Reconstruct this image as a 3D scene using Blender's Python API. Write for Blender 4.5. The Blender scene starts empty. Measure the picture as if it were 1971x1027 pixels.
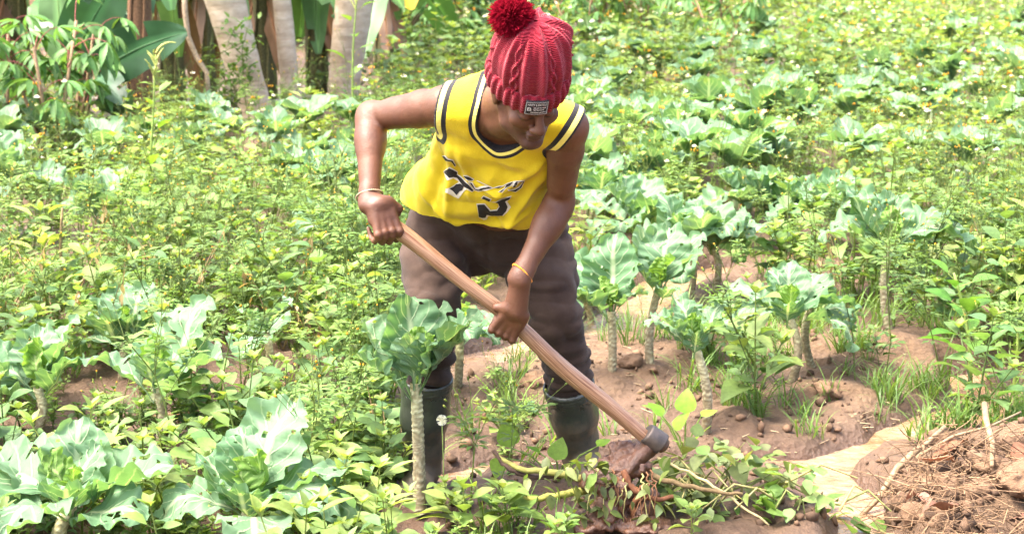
import bpy, bmesh, math, random
import numpy as np
from mathutils import Vector, Matrix, Quaternion
from mathutils.bvhtree import BVHTree
from mathutils.geometry import tessellate_polygon

SC = bpy.context.scene
COL = SC.collection
R = math.radians

# ------------------------------------------------------------------ camera
CAM_H, PITCH, FPX, PW, PH = 1.72, R(11.9), 3200.0, 1971.0, 1027.0
cam_data = bpy.data.cameras.new('camera')
cam_data.sensor_width = 36.0
cam_data.lens = FPX / PW * 36.0
cam_data.clip_start = 0.05
cam_data.clip_end = 2000
cam_data.dof.use_dof = True
cam_data.dof.focus_distance = 4.55
cam_data.dof.aperture_fstop = 7.1
cam = bpy.data.objects.new('camera', cam_data)
COL.objects.link(cam)
cam.location = (0, 0, CAM_H)
cam.rotation_euler = (R(90) - PITCH, 0, 0)
SC.camera = cam

# ------------------------------------------------------------------ sky, sun, exposure
SUN_DIR = Vector((-0.40, -0.10, 0.91)).normalized()      # towards the sun
world = bpy.data.worlds.new('World')
SC.world = world
world.use_nodes = True
wn = world.node_tree
wn.nodes.clear()
sky = wn.nodes.new('ShaderNodeTexSky')
sky.sky_type = 'NISHITA'
sky.sun_disc = False
sky.sun_elevation = math.asin(SUN_DIR.z)
sky.sun_rotation = math.atan2(SUN_DIR.x, SUN_DIR.y)
sky.dust_density = 7.0
sky.air_density = 0.7
sky.ozone_density = 1.0
bg = wn.nodes.new('ShaderNodeBackground')
bg.inputs['Strength'].default_value = 0.15
wo = wn.nodes.new('ShaderNodeOutputWorld')
wn.links.new(sky.outputs[0], bg.inputs[0])
wn.links.new(bg.outputs[0], wo.inputs[0])
sun_data = bpy.data.lights.new('sun', 'SUN')
sun_data.energy = 1.1
sun_data.angle = R(14.0)
sun_data.color = (1.0, 0.95, 0.86)
sun = bpy.data.objects.new('sun', sun_data)
COL.objects.link(sun)
sun.rotation_euler = SUN_DIR.to_track_quat('Z', 'Y').to_euler()
SC.view_settings.view_transform = 'Standard'
SC.view_settings.look = 'None'
SC.view_settings.gamma = 1.0
SC.view_settings.exposure = 2.98
SC.render.engine = 'CYCLES'
SC.cycles.max_bounces = 7
SC.cycles.transparent_max_bounces = 4
SC.cycles.caustics_reflective = False
SC.cycles.caustics_refractive = False

# ------------------------------------------------------------------ projection helpers (real points in the place)
_F = np.array([0, math.cos(PITCH), -math.sin(PITCH)])
_U = np.array([0, math.sin(PITCH), math.cos(PITCH)])
_C = np.array([0, 0, CAM_H])


def ray(px, py):
    return _F + np.array([(px - PW / 2) / FPX, 0, 0]) + _U * ((PH / 2 - py) / FPX)


def P(px, py, y):
    d = ray(px, py)
    return _C + d * (y / d[1])


def G(px, py, z=0.0):
    d = ray(px, py)
    return _C + d * ((z - CAM_H) / d[2])


def hsh(n):
    n = np.asarray(n, dtype=np.int64)
    n = (n ^ (n >> 13)) * 1274126177 & 0x7fffffff
    n = (n ^ (n >> 15)) * 668265263 & 0x7fffffff
    return ((n ^ (n >> 12)) & 0xffff) / 65535.0


def vnoise(p, scale=1.0, seed=0):
    p = np.asarray(p, dtype=np.float64) * scale + 1000.0
    i = np.floor(p).astype(np.int64)
    f = p - i
    f = f * f * (3 - 2 * f)
    r = 0
    for dx in (0, 1):
        for dy in (0, 1):
            for dz in (0, 1):
                w = (f[:, 0] if dx else 1 - f[:, 0]) * (f[:, 1] if dy else 1 - f[:, 1]) * (f[:, 2] if dz else 1 - f[:, 2])
                n = (i[:, 0] + dx) * 73856093 ^ (i[:, 1] + dy) * 19349663 ^ (i[:, 2] + dz) * 83492791 ^ (seed * 7919 + 17)
                r = r + w * hsh(n & 0x7fffffff)
    return r * 2 - 1


# ------------------------------------------------------------------ mesh helpers
def mkmesh(name, V, F, mat=None, smooth=True, attrs=None, cols=None):
    me = bpy.data.meshes.new(name)
    V = np.ascontiguousarray(V, dtype=np.float32)
    Fs = F if isinstance(F, list) else [F]
    Fs = [np.ascontiguousarray(f, dtype=np.int32) for f in Fs if len(f)]
    loops = np.concatenate([f.ravel() for f in Fs])
    tot = np.concatenate([np.full(len(f), f.shape[1], dtype=np.int32) for f in Fs])
    st = np.concatenate([[0], np.cumsum(tot)[:-1]]).astype(np.int32)
    me.vertices.add(len(V))
    me.vertices.foreach_set('co', V.ravel())
    me.loops.add(len(loops))
    me.loops.foreach_set('vertex_index', loops)
    me.polygons.add(len(tot))
    me.polygons.foreach_set('loop_start', st)
    me.polygons.foreach_set('loop_total', tot)
    if smooth:
        me.polygons.foreach_set('use_smooth', np.ones(len(tot), dtype=bool))
    for k, a in (attrs or {}).items():
        at = me.attributes.new(k, 'FLOAT', 'POINT')
        at.data.foreach_set('value', np.ascontiguousarray(a, dtype=np.float32))
    for k, a in (cols or {}).items():
        at = me.attributes.new(k, 'FLOAT_COLOR', 'POINT')
        a = np.asarray(a, dtype=np.float32)
        at.data.foreach_set('color', np.ascontiguousarray(np.c_[a, np.ones(len(a))], dtype=np.float32).ravel())
    me.update(calc_edges=True)
    if mat is not None:
        me.materials.append(mat)
    return me


def link(name, me, parent=None, loc=None, rot=None, scale=None):
    o = bpy.data.objects.new(name, me)
    COL.objects.link(o)
    if parent is not None:
        o.parent = parent
    if loc is not None:
        o.location = loc
    if rot is not None:
        o.rotation_euler = rot
    if scale is not None:
        o.scale = (scale,) * 3 if isinstance(scale, (int, float)) else scale
    return o


def tag(o, label=None, cat=None, group=None, kind=None):
    if label:
        o['label'] = label
    if cat:
        o['category'] = cat
    if group:
        o['group'] = group
    if kind:
        o['kind'] = kind
    return o


def empty(name, loc, rz=0.0):
    o = bpy.data.objects.new(name, None)
    o.empty_display_size = 0.05
    COL.objects.link(o)
    o.location = loc
    o.rotation_euler = (0, 0, rz)
    return o


class MB:
    """collects vertices / faces / per-vertex colours for one mesh"""

    def __init__(s):
        s.V, s.F3, s.F4, s.A, s.n = [], [], [], [], 0

    def add(s, V, F, a=None):
        V = np.asarray(V, dtype=np.float64)
        F = np.asarray(F, dtype=np.int64)
        if len(F):
            (s.F3 if F.shape[1] == 3 else s.F4).append(F + s.n)
        s.V.append(V)
        if a is None:
            a = np.zeros((len(V), 3))
        a = np.asarray(a, dtype=np.float64)
        if a.ndim == 1:
            a = np.tile(a, (len(V), 1))
        s.A.append(a)
        s.n += len(V)

    def mesh(s, name, mat, smooth=True):
        F = []
        if s.F3:
            F.append(np.concatenate(s.F3))
        if s.F4:
            F.append(np.concatenate(s.F4))
        return mkmesh(name, np.concatenate(s.V), F, mat, smooth, cols={'col': np.concatenate(s.A)})


LOWP = False                                           # lighter shapes for plants far from the camera


def tube(pts, radii, n=6, cap=True):
    pts = np.asarray(pts, dtype=np.float64)
    radii = np.broadcast_to(np.asarray(radii, dtype=np.float64), (len(pts),))
    if LOWP:
        n = 3
        if len(pts) > 3:
            k = [0, len(pts) // 2, len(pts) - 1]
            pts, radii = pts[k], radii[k]
    m = len(pts)
    T = np.gradient(pts, axis=0)
    T /= np.linalg.norm(T, axis=1)[:, None] + 1e-12
    a = np.array([0.3, 0.9, 0.2]) if abs(T[0][2]) > .8 else np.array([0, 0, 1.0])
    N = np.cross(T, a)
    N /= np.linalg.norm(N, axis=1)[:, None] + 1e-12
    B = np.cross(T, N)
    th = np.arange(n) / n * 2 * math.pi
    V = pts[:, None, :] + radii[:, None, None] * (np.cos(th)[None, :, None] * N[:, None, :] + np.sin(th)[None, :, None] * B[:, None, :])
    V = V.reshape(-1, 3)
    i = np.arange(m - 1)[:, None] * n
    j = np.arange(n)[None, :]
    k = (j + 1) % n
    F = np.stack([i + j, i + k, i + n + k, i + n + j], -1).reshape(-1, 4)
    if cap:
        V = np.concatenate([V, pts[:1], pts[-1:]])
        c0, c1 = m * n, m * n + 1
        jj = np.arange(n)
        kk = (jj + 1) % n
        T3 = np.concatenate([np.stack([np.full(n, c0), kk, jj, jj], -1), np.stack([np.full(n, c1), (m - 1) * n + jj, (m - 1) * n + kk, (m - 1) * n + kk], -1)])
        # caps kept as degenerate-free quads: use triangles through a separate return
        return V, F, T3[:, :3]
    return V, F, np.zeros((0, 3), dtype=int)


def add_tube(mb, pts, radii, n=6, a=None, cap=True):
    V, F, T = tube(pts, radii, n, cap)
    mb.add(V, F, a)
    if len(T):
        mb.F3.append(T + mb.n - len(V))


# ------------------------------------------------------------------ material helpers
def newmat(name):
    m = bpy.data.materials.new(name)
    m.use_nodes = True
    nt = m.node_tree
    nt.nodes.clear()
    out = nt.nodes.new('ShaderNodeOutputMaterial')
    return m, nt, out


def nd(nt, t, **kw):
    n = nt.nodes.new(t)
    for k, v in kw.items():
        if k in n.inputs:
            n.inputs[k].default_value = v
        else:
            setattr(n, k, v)
    return n


def ramp(nt, stops, interp='LINEAR'):
    r = nt.nodes.new('ShaderNodeValToRGB')
    r.color_ramp.interpolation = interp
    while len(r.color_ramp.elements) < len(stops):
        r.color_ramp.elements.new(0.5)
    for e, (p, c) in zip(r.color_ramp.elements, stops):
        e.position = p
        e.color = (c[0], c[1], c[2], 1) if not isinstance(c, (int, float)) else (c, c, c, 1)
    return r


def mixc(nt, fac, a, b, mode='MIX'):
    m = nt.nodes.new('ShaderNodeMix')
    m.data_type = 'RGBA'
    m.blend_type = mode
    for s, v in ((m.inputs[0], fac), (m.inputs[6], a), (m.inputs[7], b)):
        if isinstance(v, (int, float)):
            s.default_value = v
        elif isinstance(v, tuple):
            s.default_value = (v[0], v[1], v[2], 1)
        else:
            nt.links.new(v, s)
    return m.outputs[2]


def simple_mat(name, c1, c2, scale=20, rough=0.8, bump=0.3, bscale=80, bdist=0.003, spec=0.3, detail=5, metallic=0.0, coord='Object'):
    m, nt, out = newmat(name)
    L = nt.links.new
    tc = nd(nt, 'ShaderNodeTexCoord')
    n1 = nd(nt, 'ShaderNodeTexNoise', Scale=scale, Detail=detail, Roughness=0.6)
    L(tc.outputs[coord], n1.inputs['Vector'])
    rp = ramp(nt, [(0.3, c1), (0.7, c2)])
    L(n1.outputs['Fac'], rp.inputs[0])
    b = nd(nt, 'ShaderNodeBsdfPrincipled', Roughness=rough, Metallic=metallic)
    b.inputs['Specular IOR Level'].default_value = spec
    L(rp.outputs[0], b.inputs['Base Color'])
    n2 = nd(nt, 'ShaderNodeTexNoise', Scale=bscale, Detail=6, Roughness=0.65)
    L(tc.outputs[coord], n2.inputs['Vector'])
    bp = nd(nt, 'ShaderNodeBump', Strength=bump, Distance=bdist)
    L(n2.outputs['Fac'], bp.inputs['Height'])
    L(bp.outputs[0], b.inputs['Normal'])
    L(b.outputs[0], out.inputs[0])
    return m
# ================================================================== GROUND, WATER


def seg_dist(x, y, pts):
    d = np.full(np.shape(x), 9.0)
    for (ax, ay, aw), (bx, by, bw) in zip(pts[:-1], pts[1:]):
        vx, vy = bx - ax, by - ay
        t = np.clip(((x - ax) * vx + (y - ay) * vy) / (vx * vx + vy * vy + 1e-9), 0, 1)
        dd = np.hypot(x - ax - t * vx, y - ay - t * vy) - (aw + (bw - aw) * t)
        d = np.minimum(d, dd)
    return d


def gl(*pp):
    return [(*G(px, py)[:2], w) for px, py, w in pp]


CH_BACK = gl((300, 790, .06), (430, 765, .08), (560, 760, .08), (740, 735, .12), (900, 690, .16), (1010, 665, .12), (1140, 632, .16), (1220, 590, .10), (1300, 535, .14), (1400, 505, .10))
CH_FRONT = gl((860, 905, .05), (1000, 885, .07), (1340, 900, .07), (1480, 880, .07), (1590, 885, .08), (1700, 840, .08), (1800, 800, .12), (1900, 770, .11), (2060, 740, .2))
CH_SIDE = gl((1590, 890, .06), (1640, 950, .08), (1660, 1010, .10), (1680, 1080, .12))
CH_UP = gl((1900, 770, .12), (1850, 715, .06), (1990, 700, .07))
MOUNDS = [(*G(1250, 700)[:2], .34, .10), (*G(1180, 745)[:2], .20, .06), (*G(1480, 835)[:2], .17, .05), (*G(1580, 770)[:2], .22, .10), (*G(1780, 690)[:2], .26, .10), (*G(1640, 700)[:2], .3, .07),
          (*G(1390, 850)[:2], .14, .05), (*G(1930, 985)[:2], .26, .20), (*G(1800, 1040)[:2], .16, .08), (*G(1960, 900)[:2], .16, .14),
          (*G(1010, 760)[:2], .22, .05), (*G(510, 755)[:2], .12, .05), (*G(330, 740)[:2], .18, .06), (*G(1060, 985)[:2], .2, .04)]


def hgt(x, y):
    x, y = np.asarray(x, float), np.asarray(y, float)
    p = np.stack([x.ravel(), y.ravel(), np.zeros(x.size)], 1)
    near = np.clip((14 - y) / 6, 0, 1)
    n = .022 * vnoise(p, 3.1, 1) + .018 * vnoise(p, 8, 2) + .012 * vnoise(p, 19, 3) + .007 * vnoise(p, 38, 9) + .004 * np.abs(vnoise(p, 70, 10))
    n2 = .06 * vnoise(p, .8, 4)
    z = (n + .02).reshape(x.shape) * (.4 + .6 * near) + n2.reshape(x.shape) * np.clip((y - 7) / 5, 0, 1)
    for mx, my, r, h in MOUNDS:
        z = z + .62 * h * np.exp(-((x - mx) ** 2 + ((y - my) * 1.0) ** 2) / r ** 2)
    d = np.minimum(np.minimum(seg_dist(x, y, CH_BACK), seg_dist(x, y, CH_FRONT)), np.minimum(seg_dist(x, y, CH_SIDE), seg_dist(x, y, CH_UP)))
    d = d + .035 * vnoise(p, 5, 6).reshape(x.shape)
    k = np.clip(.5 - d / .11, 0, 1)
    k = k * k * (3 - 2 * k)
    return z * (1 - k) + k * -.075


WATER_Z = -.032


def soil_mat():
    m, nt, out = newmat('soil')
    L = nt.links.new
    tc = nd(nt, 'ShaderNodeTexCoord')
    n1 = nd(nt, 'ShaderNodeTexNoise', Scale=2.2, Detail=8.0, Roughness=0.7)
    n2 = nd(nt, 'ShaderNodeTexNoise', Scale=24.0, Detail=9.0, Roughness=0.75)
    n3 = nd(nt, 'ShaderNodeTexVoronoi', Scale=46.0)
    for n in (n1, n2, n3):
        L(tc.outputs['Object'], n.inputs['Vector'])
    r1 = ramp(nt, [(0.3, (.078, .046, .024)), (0.55, (.130, .080, .043)), (0.75, (.195, .130, .076))])
    L(n1.outputs['Fac'], r1.inputs[0])
    r2 = ramp(nt, [(0.3, (.55, .5, .46)), (0.7, (1.2, 1.15, 1.1))])
    L(n2.outputs['Fac'], r2.inputs[0])
    c = mixc(nt, .8, r1.outputs[0], r2.outputs[0], 'MULTIPLY')
    # wet soil beside the water is darker and shinier
    sp = nd(nt, 'ShaderNodeSeparateXYZ')
    L(tc.outputs['Object'], sp.inputs[0])
    mr = nd(nt, 'ShaderNodeMapRange')
    L(sp.outputs['Z'], mr.inputs[0])
    for i, v in ((1, -.03), (2, .07), (3, 1.0), (4, 0.0)):
        mr.inputs[i].default_value = v
    c = mixc(nt, mr.outputs[0], c, (.085, .045, .026))
    b = nd(nt, 'ShaderNodeBsdfPrincipled')
    L(c, b.inputs['Base Color'])
    rr = nd(nt, 'ShaderNodeMapRange')
    L(mr.outputs[0], rr.inputs[0])
    rr.inputs[3].default_value = .92
    rr.inputs[4].default_value = .30
    L(rr.outputs[0], b.inputs['Roughness'])
    ad = nd(nt, 'ShaderNodeMath', operation='MULTIPLY_ADD')
    L(n3.outputs['Distance'], ad.inputs[0])
    ad.inputs[1].default_value = .5
    L(n2.outputs['Fac'], ad.inputs[2])
    bp = nd(nt, 'ShaderNodeBump', Strength=.9, Distance=.02)
    L(ad.outputs[0], bp.inputs['Height'])
    L(bp.outputs[0], b.inputs['Normal'])
    L(b.outputs[0], out.inputs[0])
    return m


SOIL = soil_mat()


def water_mat():
    m, nt, out = newmat('muddy_water')
    L = nt.links.new
    tc = nd(nt, 'ShaderNodeTexCoord')
    n1 = nd(nt, 'ShaderNodeTexNoise', Scale=6.0, Detail=7.0, Roughness=.7)
    n2 = nd(nt, 'ShaderNodeTexNoise', Scale=30.0, Detail=5.0, Distortion=.6)
    mp = nd(nt, 'ShaderNodeMapping')
    mp.inputs['Scale'].default_value = (1, 1.15, 1)
    L(tc.outputs['Object'], mp.inputs['Vector'])
    for n in (n1, n2):
        L(mp.outputs[0], n.inputs['Vector'])
    r1 = ramp(nt, [(0.35, (.17, .085, .034)), (0.65, (.33, .225, .135))])
    L(n1.outputs['Fac'], r1.inputs[0])
    b = nd(nt, 'ShaderNodeBsdfPrincipled', Roughness=.06, IOR=1.5)
    b.inputs['Specular IOR Level'].default_value = 1.0
    L(r1.outputs[0], b.inputs['Base Color'])
    bp = nd(nt, 'ShaderNodeBump', Strength=.6, Distance=.022)
    L(n2.outputs['Fac'], bp.inputs['Height'])
    L(bp.outputs[0], b.inputs['Normal'])
    L(b.outputs[0], out.inputs[0])
    return m


WATER = water_mat()
# one ground sheet: fine near the camera, coarse to the horizon
xs = np.concatenate([[-400, -120, -40, -16, -8, -5], np.linspace(-2.6, 2.6, 320), [5, 8, 16, 40, 120, 400]])
ys = np.concatenate([[-60, -10, 0, 2.2], np.linspace(2.9, 8.5, 290), np.linspace(8.8, 24, 60), np.linspace(26, 60, 18), [90, 150, 300, 800]])
gx, gy = np.meshgrid(xs, ys)
gz = hgt(gx, gy)
fade = np.clip((40 - gy) / 10, 0, 1) * np.clip((14 - np.abs(gx)) / 4, 0, 1)
gz = gz * fade
nxg, nyg = len(xs), len(ys)
ii = np.arange(nyg - 1)[:, None] * nxg + np.arange(nxg - 1)[None, :]
gF = np.stack([ii, ii + 1, ii + nxg + 1, ii + nxg], -1).reshape(-1, 4)
ground = link('ground', mkmesh('ground', np.stack([gx.ravel(), gy.ravel(), gz.ravel()], 1), gF, SOIL))
tag(ground, 'brown tilled soil with wet furrows', 'ground', kind='structure')
wx = np.linspace(-3.2, 3.3, 2)
water = link('water', mkmesh('water', np.array([(-3.1, 2.95, WATER_Z), (3.1, 2.95, WATER_Z), (3.1, 8.3, WATER_Z), (-3.1, 8.3, WATER_Z)]), np.array([(0, 1, 2, 3)]), WATER))
tag(water, 'muddy orange irrigation water running in shallow furrows', 'water', kind='structure')


def on_ground(px, py):
    p = G(px, py)
    for _ in range(4):
        z = float(hgt(np.array([p[0]]), np.array([p[1]]))[0])
        p = G(px, py, z)
    return p


def on_ground_many(px, py):
    d = _F[None] + np.stack([(px - PW / 2) / FPX, 0 * px, 0 * px], 1) + _U[None] * ((PH / 2 - py) / FPX)[:, None]
    z = np.zeros(len(px))
    for _ in range(4):
        p = _C[None] + d * ((z - CAM_H) / d[:, 2])[:, None]
        z = hgt(p[:, 0], p[:, 1])
    return np.stack([p[:, 0], p[:, 1], z], 1)


def gz_at(x, y):
    return hgt(np.asarray(x, float), np.asarray(y, float))
# ================================================================== PERSON
class Field:
    def __init__(s, lo, hi, h):
        s.h = h
        s.lo = np.asarray(lo, dtype=np.float64)
        s.n = np.ceil((np.asarray(hi) - s.lo) / h).astype(int) + 1
        s.S = np.full(s.n, 0.5, dtype=np.float32)

    def _win(s, lo, hi, m):
        a = np.clip(np.floor((np.asarray(lo) - m - s.lo) / s.h).astype(int), 0, s.n)
        b = np.clip(np.ceil((np.asarray(hi) + m - s.lo) / s.h).astype(int) + 1, 0, s.n)
        sl = tuple(slice(i, j) for i, j in zip(a, b))
        ax = [(s.lo[d] + s.h * np.arange(a[d], b[d])).astype(np.float32) for d in range(3)]
        return sl, ax[0][:, None, None], ax[1][None, :, None], ax[2][None, None, :]

    def _union(s, sl, d, k):
        a = s.S[sl]
        if a.size == 0:
            return
        if k <= 0:
            s.S[sl] = np.minimum(a, d)
        else:
            h = np.clip(0.5 + 0.5 * (a - d) / k, 0, 1)
            s.S[sl] = a + (d - a) * h - k * h * (1 - h)

    def cap(s, p, q, r0, r1=None, k=0.01, off=0.0):
        r1 = r0 if r1 is None else r1
        r0, r1 = r0 + off, r1 + off
        p, q = np.asarray(p, float), np.asarray(q, float)
        m = max(r0, r1) + k + 0.02
        sl, X, Y, Z = s._win(np.minimum(p, q), np.maximum(p, q), m)
        b = q - p
        L2 = float(b @ b) + 1e-12
        t = np.clip(((X - p[0]) * b[0] + (Y - p[1]) * b[1] + (Z - p[2]) * b[2]) / L2, 0, 1)
        d = np.sqrt((X - p[0] - t * b[0]) ** 2 + (Y - p[1] - t * b[1]) ** 2 + (Z - p[2] - t * b[2]) ** 2) - (r0 + (r1 - r0) * t)
        s._union(sl, d, k)

    def chain(s, pts, rs, k=0.012, off=0.0):
        for i in range(len(pts) - 1):
            s.cap(pts[i], pts[i + 1], rs[i], rs[i + 1], k, off)

    def ell_d(s, c, rad, M, m):
        c = np.asarray(c, float)
        rm = max(rad)
        sl, X, Y, Z = s._win(c - rm, c + rm, m)
        X, Y, Z = X - c[0], Y - c[1], Z - c[2]
        u = [M[0][i] * X + M[1][i] * Y + M[2][i] * Z for i in range(3)]    # columns of M = local axes
        k0 = np.sqrt(sum((u[i] / rad[i]) ** 2 for i in range(3)))
        k1 = np.sqrt(sum((u[i] / rad[i] ** 2) ** 2 for i in range(3))) + 1e-9
        return sl, np.where(k0 < 1e-4, -min(rad), k0 * (k0 - 1.0) / k1).astype(np.float32)

    def ell(s, c, rad, M=np.eye(3), k=0.01, off=0.0):
        sl, d = s.ell_d(c, [r + off for r in rad], M, k + 0.02)
        s._union(sl, d, k)

    def cut_ell(s, c, rad, M=np.eye(3), k=0.006):
        sl, d = s.ell_d(c, rad, M, k + 0.02)
        a = s.S[sl]
        b = -d
        h = np.clip(0.5 + 0.5 * (b - a) / k, 0, 1)
        s.S[sl] = a + (b - a) * h + k * h * (1 - h)

    def loft(s, o, M, prof, k=0.02, off=0.0):
        """prof rows: t, half width, half depth, centre offset x, centre offset n ; M columns: lateral, front, axis"""
        prof = np.asarray(prof, float)
        ext = prof[:, 1:3].max() + 0.08
        p = o + M[:, 2] * prof[0, 0]
        q = o + M[:, 2] * prof[-1, 0]
        sl, X, Y, Z = s._win(np.minimum(p, q), np.maximum(p, q), ext)
        X, Y, Z = X - o[0], Y - o[1], Z - o[2]
        u, v, t = [M[0][i] * X + M[1][i] * Y + M[2][i] * Z for i in range(3)]
        tc = np.clip(t, prof[0, 0], prof[-1, 0])
        w = np.interp(tc, prof[:, 0], prof[:, 1]) + off
        dd = np.interp(tc, prof[:, 0], prof[:, 2]) + off
        u = u - np.interp(tc, prof[:, 0], prof[:, 3])
        v = v - np.interp(tc, prof[:, 0], prof[:, 4])
        e = 2.35
        rr = (np.abs(u / w) ** e + np.abs(v / dd) ** e) ** (1 / e)
        k1 = np.sqrt((u / w ** 2) ** 2 + (v / dd ** 2) ** 2) + 1e-9
        rad = np.where(rr < .05, -np.minimum(w, dd), (rr - 1) * np.minimum(w, dd) * .5 + .5 * rr * (rr - 1) / k1)
        ax = np.abs(t - tc)
        d = np.where(ax > 0, np.sqrt(np.maximum(rad, 0) ** 2 + ax ** 2) + np.minimum(rad, 0) * 0, rad)
        s._union(sl, d.astype(np.float32), k)

    def grid(s):
        ax = [(s.lo[d] + s.h * np.arange(s.n[d])).astype(np.float32) for d in range(3)]
        return ax[0][:, None, None], ax[1][None, :, None], ax[2][None, None, :]

    def mesh(s):
        S = s.S
        neg = S < 0
        nx, ny, nz = S.shape
        cnt = np.zeros((nx - 1, ny - 1, nz - 1), dtype=np.int8)
        for a in (0, 1):
            for b in (0, 1):
                for c in (0, 1):
                    cnt += neg[a:nx - 1 + a, b:ny - 1 + b, c:nz - 1 + c]
        act = np.argwhere((cnt > 0) & (cnt < 8))
        idx = np.full(cnt.shape, -1, dtype=np.int64)
        idx[act[:, 0], act[:, 1], act[:, 2]] = np.arange(len(act))
        acc = np.zeros((len(act), 3))
        num = np.zeros(len(act))
        cs = [(a, b, c) for a in (0, 1) for b in (0, 1) for c in (0, 1)]
        val = {o: S[act[:, 0] + o[0], act[:, 1] + o[1], act[:, 2] + o[2]] for o in cs}
        for o in cs:
            for d in range(3):
                if o[d] == 0:
                    o2 = tuple(o[i] + (i == d) for i in range(3))
                    a, b = val[o], val[o2]
                    m = (a < 0) != (b < 0)
                    t = np.where(m, a / np.where(np.abs(a - b) < 1e-9, 1, a - b), 0)
                    p = np.tile(np.array(o, float), (len(act), 1))
                    p[:, d] += t
                    acc[m] += p[m]
                    num[m] += 1
        V = s.lo + s.h * (act + acc / num[:, None])
        Fs = []
        for d in range(3):
            e1, e2 = (d + 1) % 3, (d + 2) % 3
            A = [slice(None)] * 3
            B = [slice(None)] * 3
            A[d], B[d] = slice(0, -1), slice(1, None)
            m = neg[tuple(A)] != neg[tuple(B)]
            q = np.argwhere(m)
            q = q[(q[:, e1] > 0) & (q[:, e2] > 0) & (q[:, e1] < S.shape[e1] - 1) & (q[:, e2] < S.shape[e2] - 1)]
            def at(i, j):
                r = q.copy()
                r[:, e1] -= i
                r[:, e2] -= j
                return idx[r[:, 0], r[:, 1], r[:, 2]]
            f = np.stack([at(1, 1), at(0, 1), at(0, 0), at(1, 0)], -1)
            flip = ~neg[q[:, 0], q[:, 1], q[:, 2]]
            f[flip] = f[flip][:, ::-1]
            Fs.append(f)
        return V, np.concatenate(Fs)


def vnormals(V, F):
    n = np.cross(V[F[:, 2]] - V[F[:, 0]], V[F[:, 3]] - V[F[:, 1]])
    N = np.zeros_like(V)
    for i in range(4):
        np.add.at(N, F[:, i], n)
    return N / (np.linalg.norm(N, axis=1)[:, None] + 1e-12)


def relax(V, F, it=2, lam=0.5):
    for _ in range(it):
        A = np.zeros_like(V)
        c = np.zeros(len(V))
        for i in range(4):
            for j in (1, 3):
                np.add.at(A, F[:, i], V[F[:, (i + j) % 4]])
                np.add.at(c, F[:, i], 1)
        V = V + lam * (A / c[:, None] - V)
    return V


def compact(V, F, keep, *arrs):
    F = F[keep]
    u, inv = np.unique(F, return_inverse=True)
    return (V[u], inv.reshape(F.shape)) + tuple(a[u] for a in arrs)


def nrm(v):
    v = np.asarray(v, float)
    return v / np.linalg.norm(v)


# ---- joints (his right is on the left of the picture)
SHr, SHl = P(858, 205, 4.50), P(1092, 246, 4.43)
ELr, ELl = P(714, 222, 4.66), P(1078, 388, 4.56)
WRr, WRl = P(711, 388, 4.485), P(1003, 530, 4.46)
HPr, HPl = P(852, 462, 4.93), P(1022, 462, 4.93)
KNr, KNl = P(828, 592, 4.76), P(1070, 612, 4.80)
ANr, ANl = G(812, 945) + [0, 0.03, 0.09], G(1118, 922) + [0, 0.03, 0.09]
PELV = (HPr + HPl) / 2
WST = P(938, 405, 4.87)
CHST = P(972, 222, 4.50)
NECK = P(978, 196, 4.40)
HEADC = P(1015, 176, 4.22)
HND0, HND1 = P(738, 428, 4.475), P(1262, 846, 4.55)          # axis of the hoe handle
h_ax = nrm(HND1 - HND0)

# ---- head frame : columns = right of picture, back of head, up
h_f = nrm([0.30, -0.70, -0.62])
h_u = nrm([0.13, -0.60, 0.78])
h_u = nrm(h_u - h_f * (h_u @ h_f))
h_x = np.cross(-h_f, h_u)
HM = np.stack([h_x, -h_f, h_u], 1)
HS = 1.0


def hd(x, y, z):
    return HEADC + HM @ (np.array([x, y, z]) * HS)


# ---- torso frame
t_ax = nrm(CHST - WST)
t_lat = SHl - SHr
t_lat = nrm(t_lat - t_ax * (t_lat @ t_ax))
t_fr = np.cross(t_lat, t_ax)
if t_fr[1] > 0:
    t_fr = -t_fr
TM = np.stack([t_lat, t_fr, t_ax], 1)
TL = float((CHST - WST) @ t_ax)
TORSO = [(-0.10, .150, .100, 0, 0), (0.0, .142, .098, 0, 0), (TL * .35, .150, .104, 0, 0), (TL * .65, .160, .092, 0, -.006),
         (TL * .85, .165, .094, 0, -.010), (TL * 1.0, .150, .085, 0, -.02), (TL * 1.13, .085, .060, 0, -.025)]


def arms(f, k=0.016):
    for S, E, W in ((SHr, ELr, WRr), (SHl, ELl, WRl)):
        u = E - S
        bi = nrm(np.cross(np.cross(u, W - E), u))       # biceps side
        f.cap(S + u * -.02, S + u * .30, .054, .050, k)
        f.cap(S + u * .28, E - u * .02, .046, .036, k)
        f.cap(S + u * .38 + bi * .012, S + u * .72 + bi * .012, .033, .030, .02)
        f.cap(S + u * .30 - bi * .014, S + u * .68 - bi * .012, .036, .028, .02)
        f.cap(E - u * .04, E + u * .03, .036, .034, .012)
        w = W - E
        sd = nrm(np.cross(u, w))
        f.cap(E, E + w * .30, .039, .041, k)
        f.cap(E + w * .28, W, .040, .0255, k)
        f.cap(E + w * .08 + sd * .008, E + w * .42 + sd * .006, .034, .030, .02)
        f.cap(E + w * .10 - sd * .010, E + w * .40 - sd * .006, .033, .030, .02)
        f.cap(W - w * .10 + sd * .007, W + w * .06 + sd * .010, .0235, .023, .012)
        f.cap(W - w * .10 - sd * .007, W + w * .06 - sd * .010, .0225, .022, .012)


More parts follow.
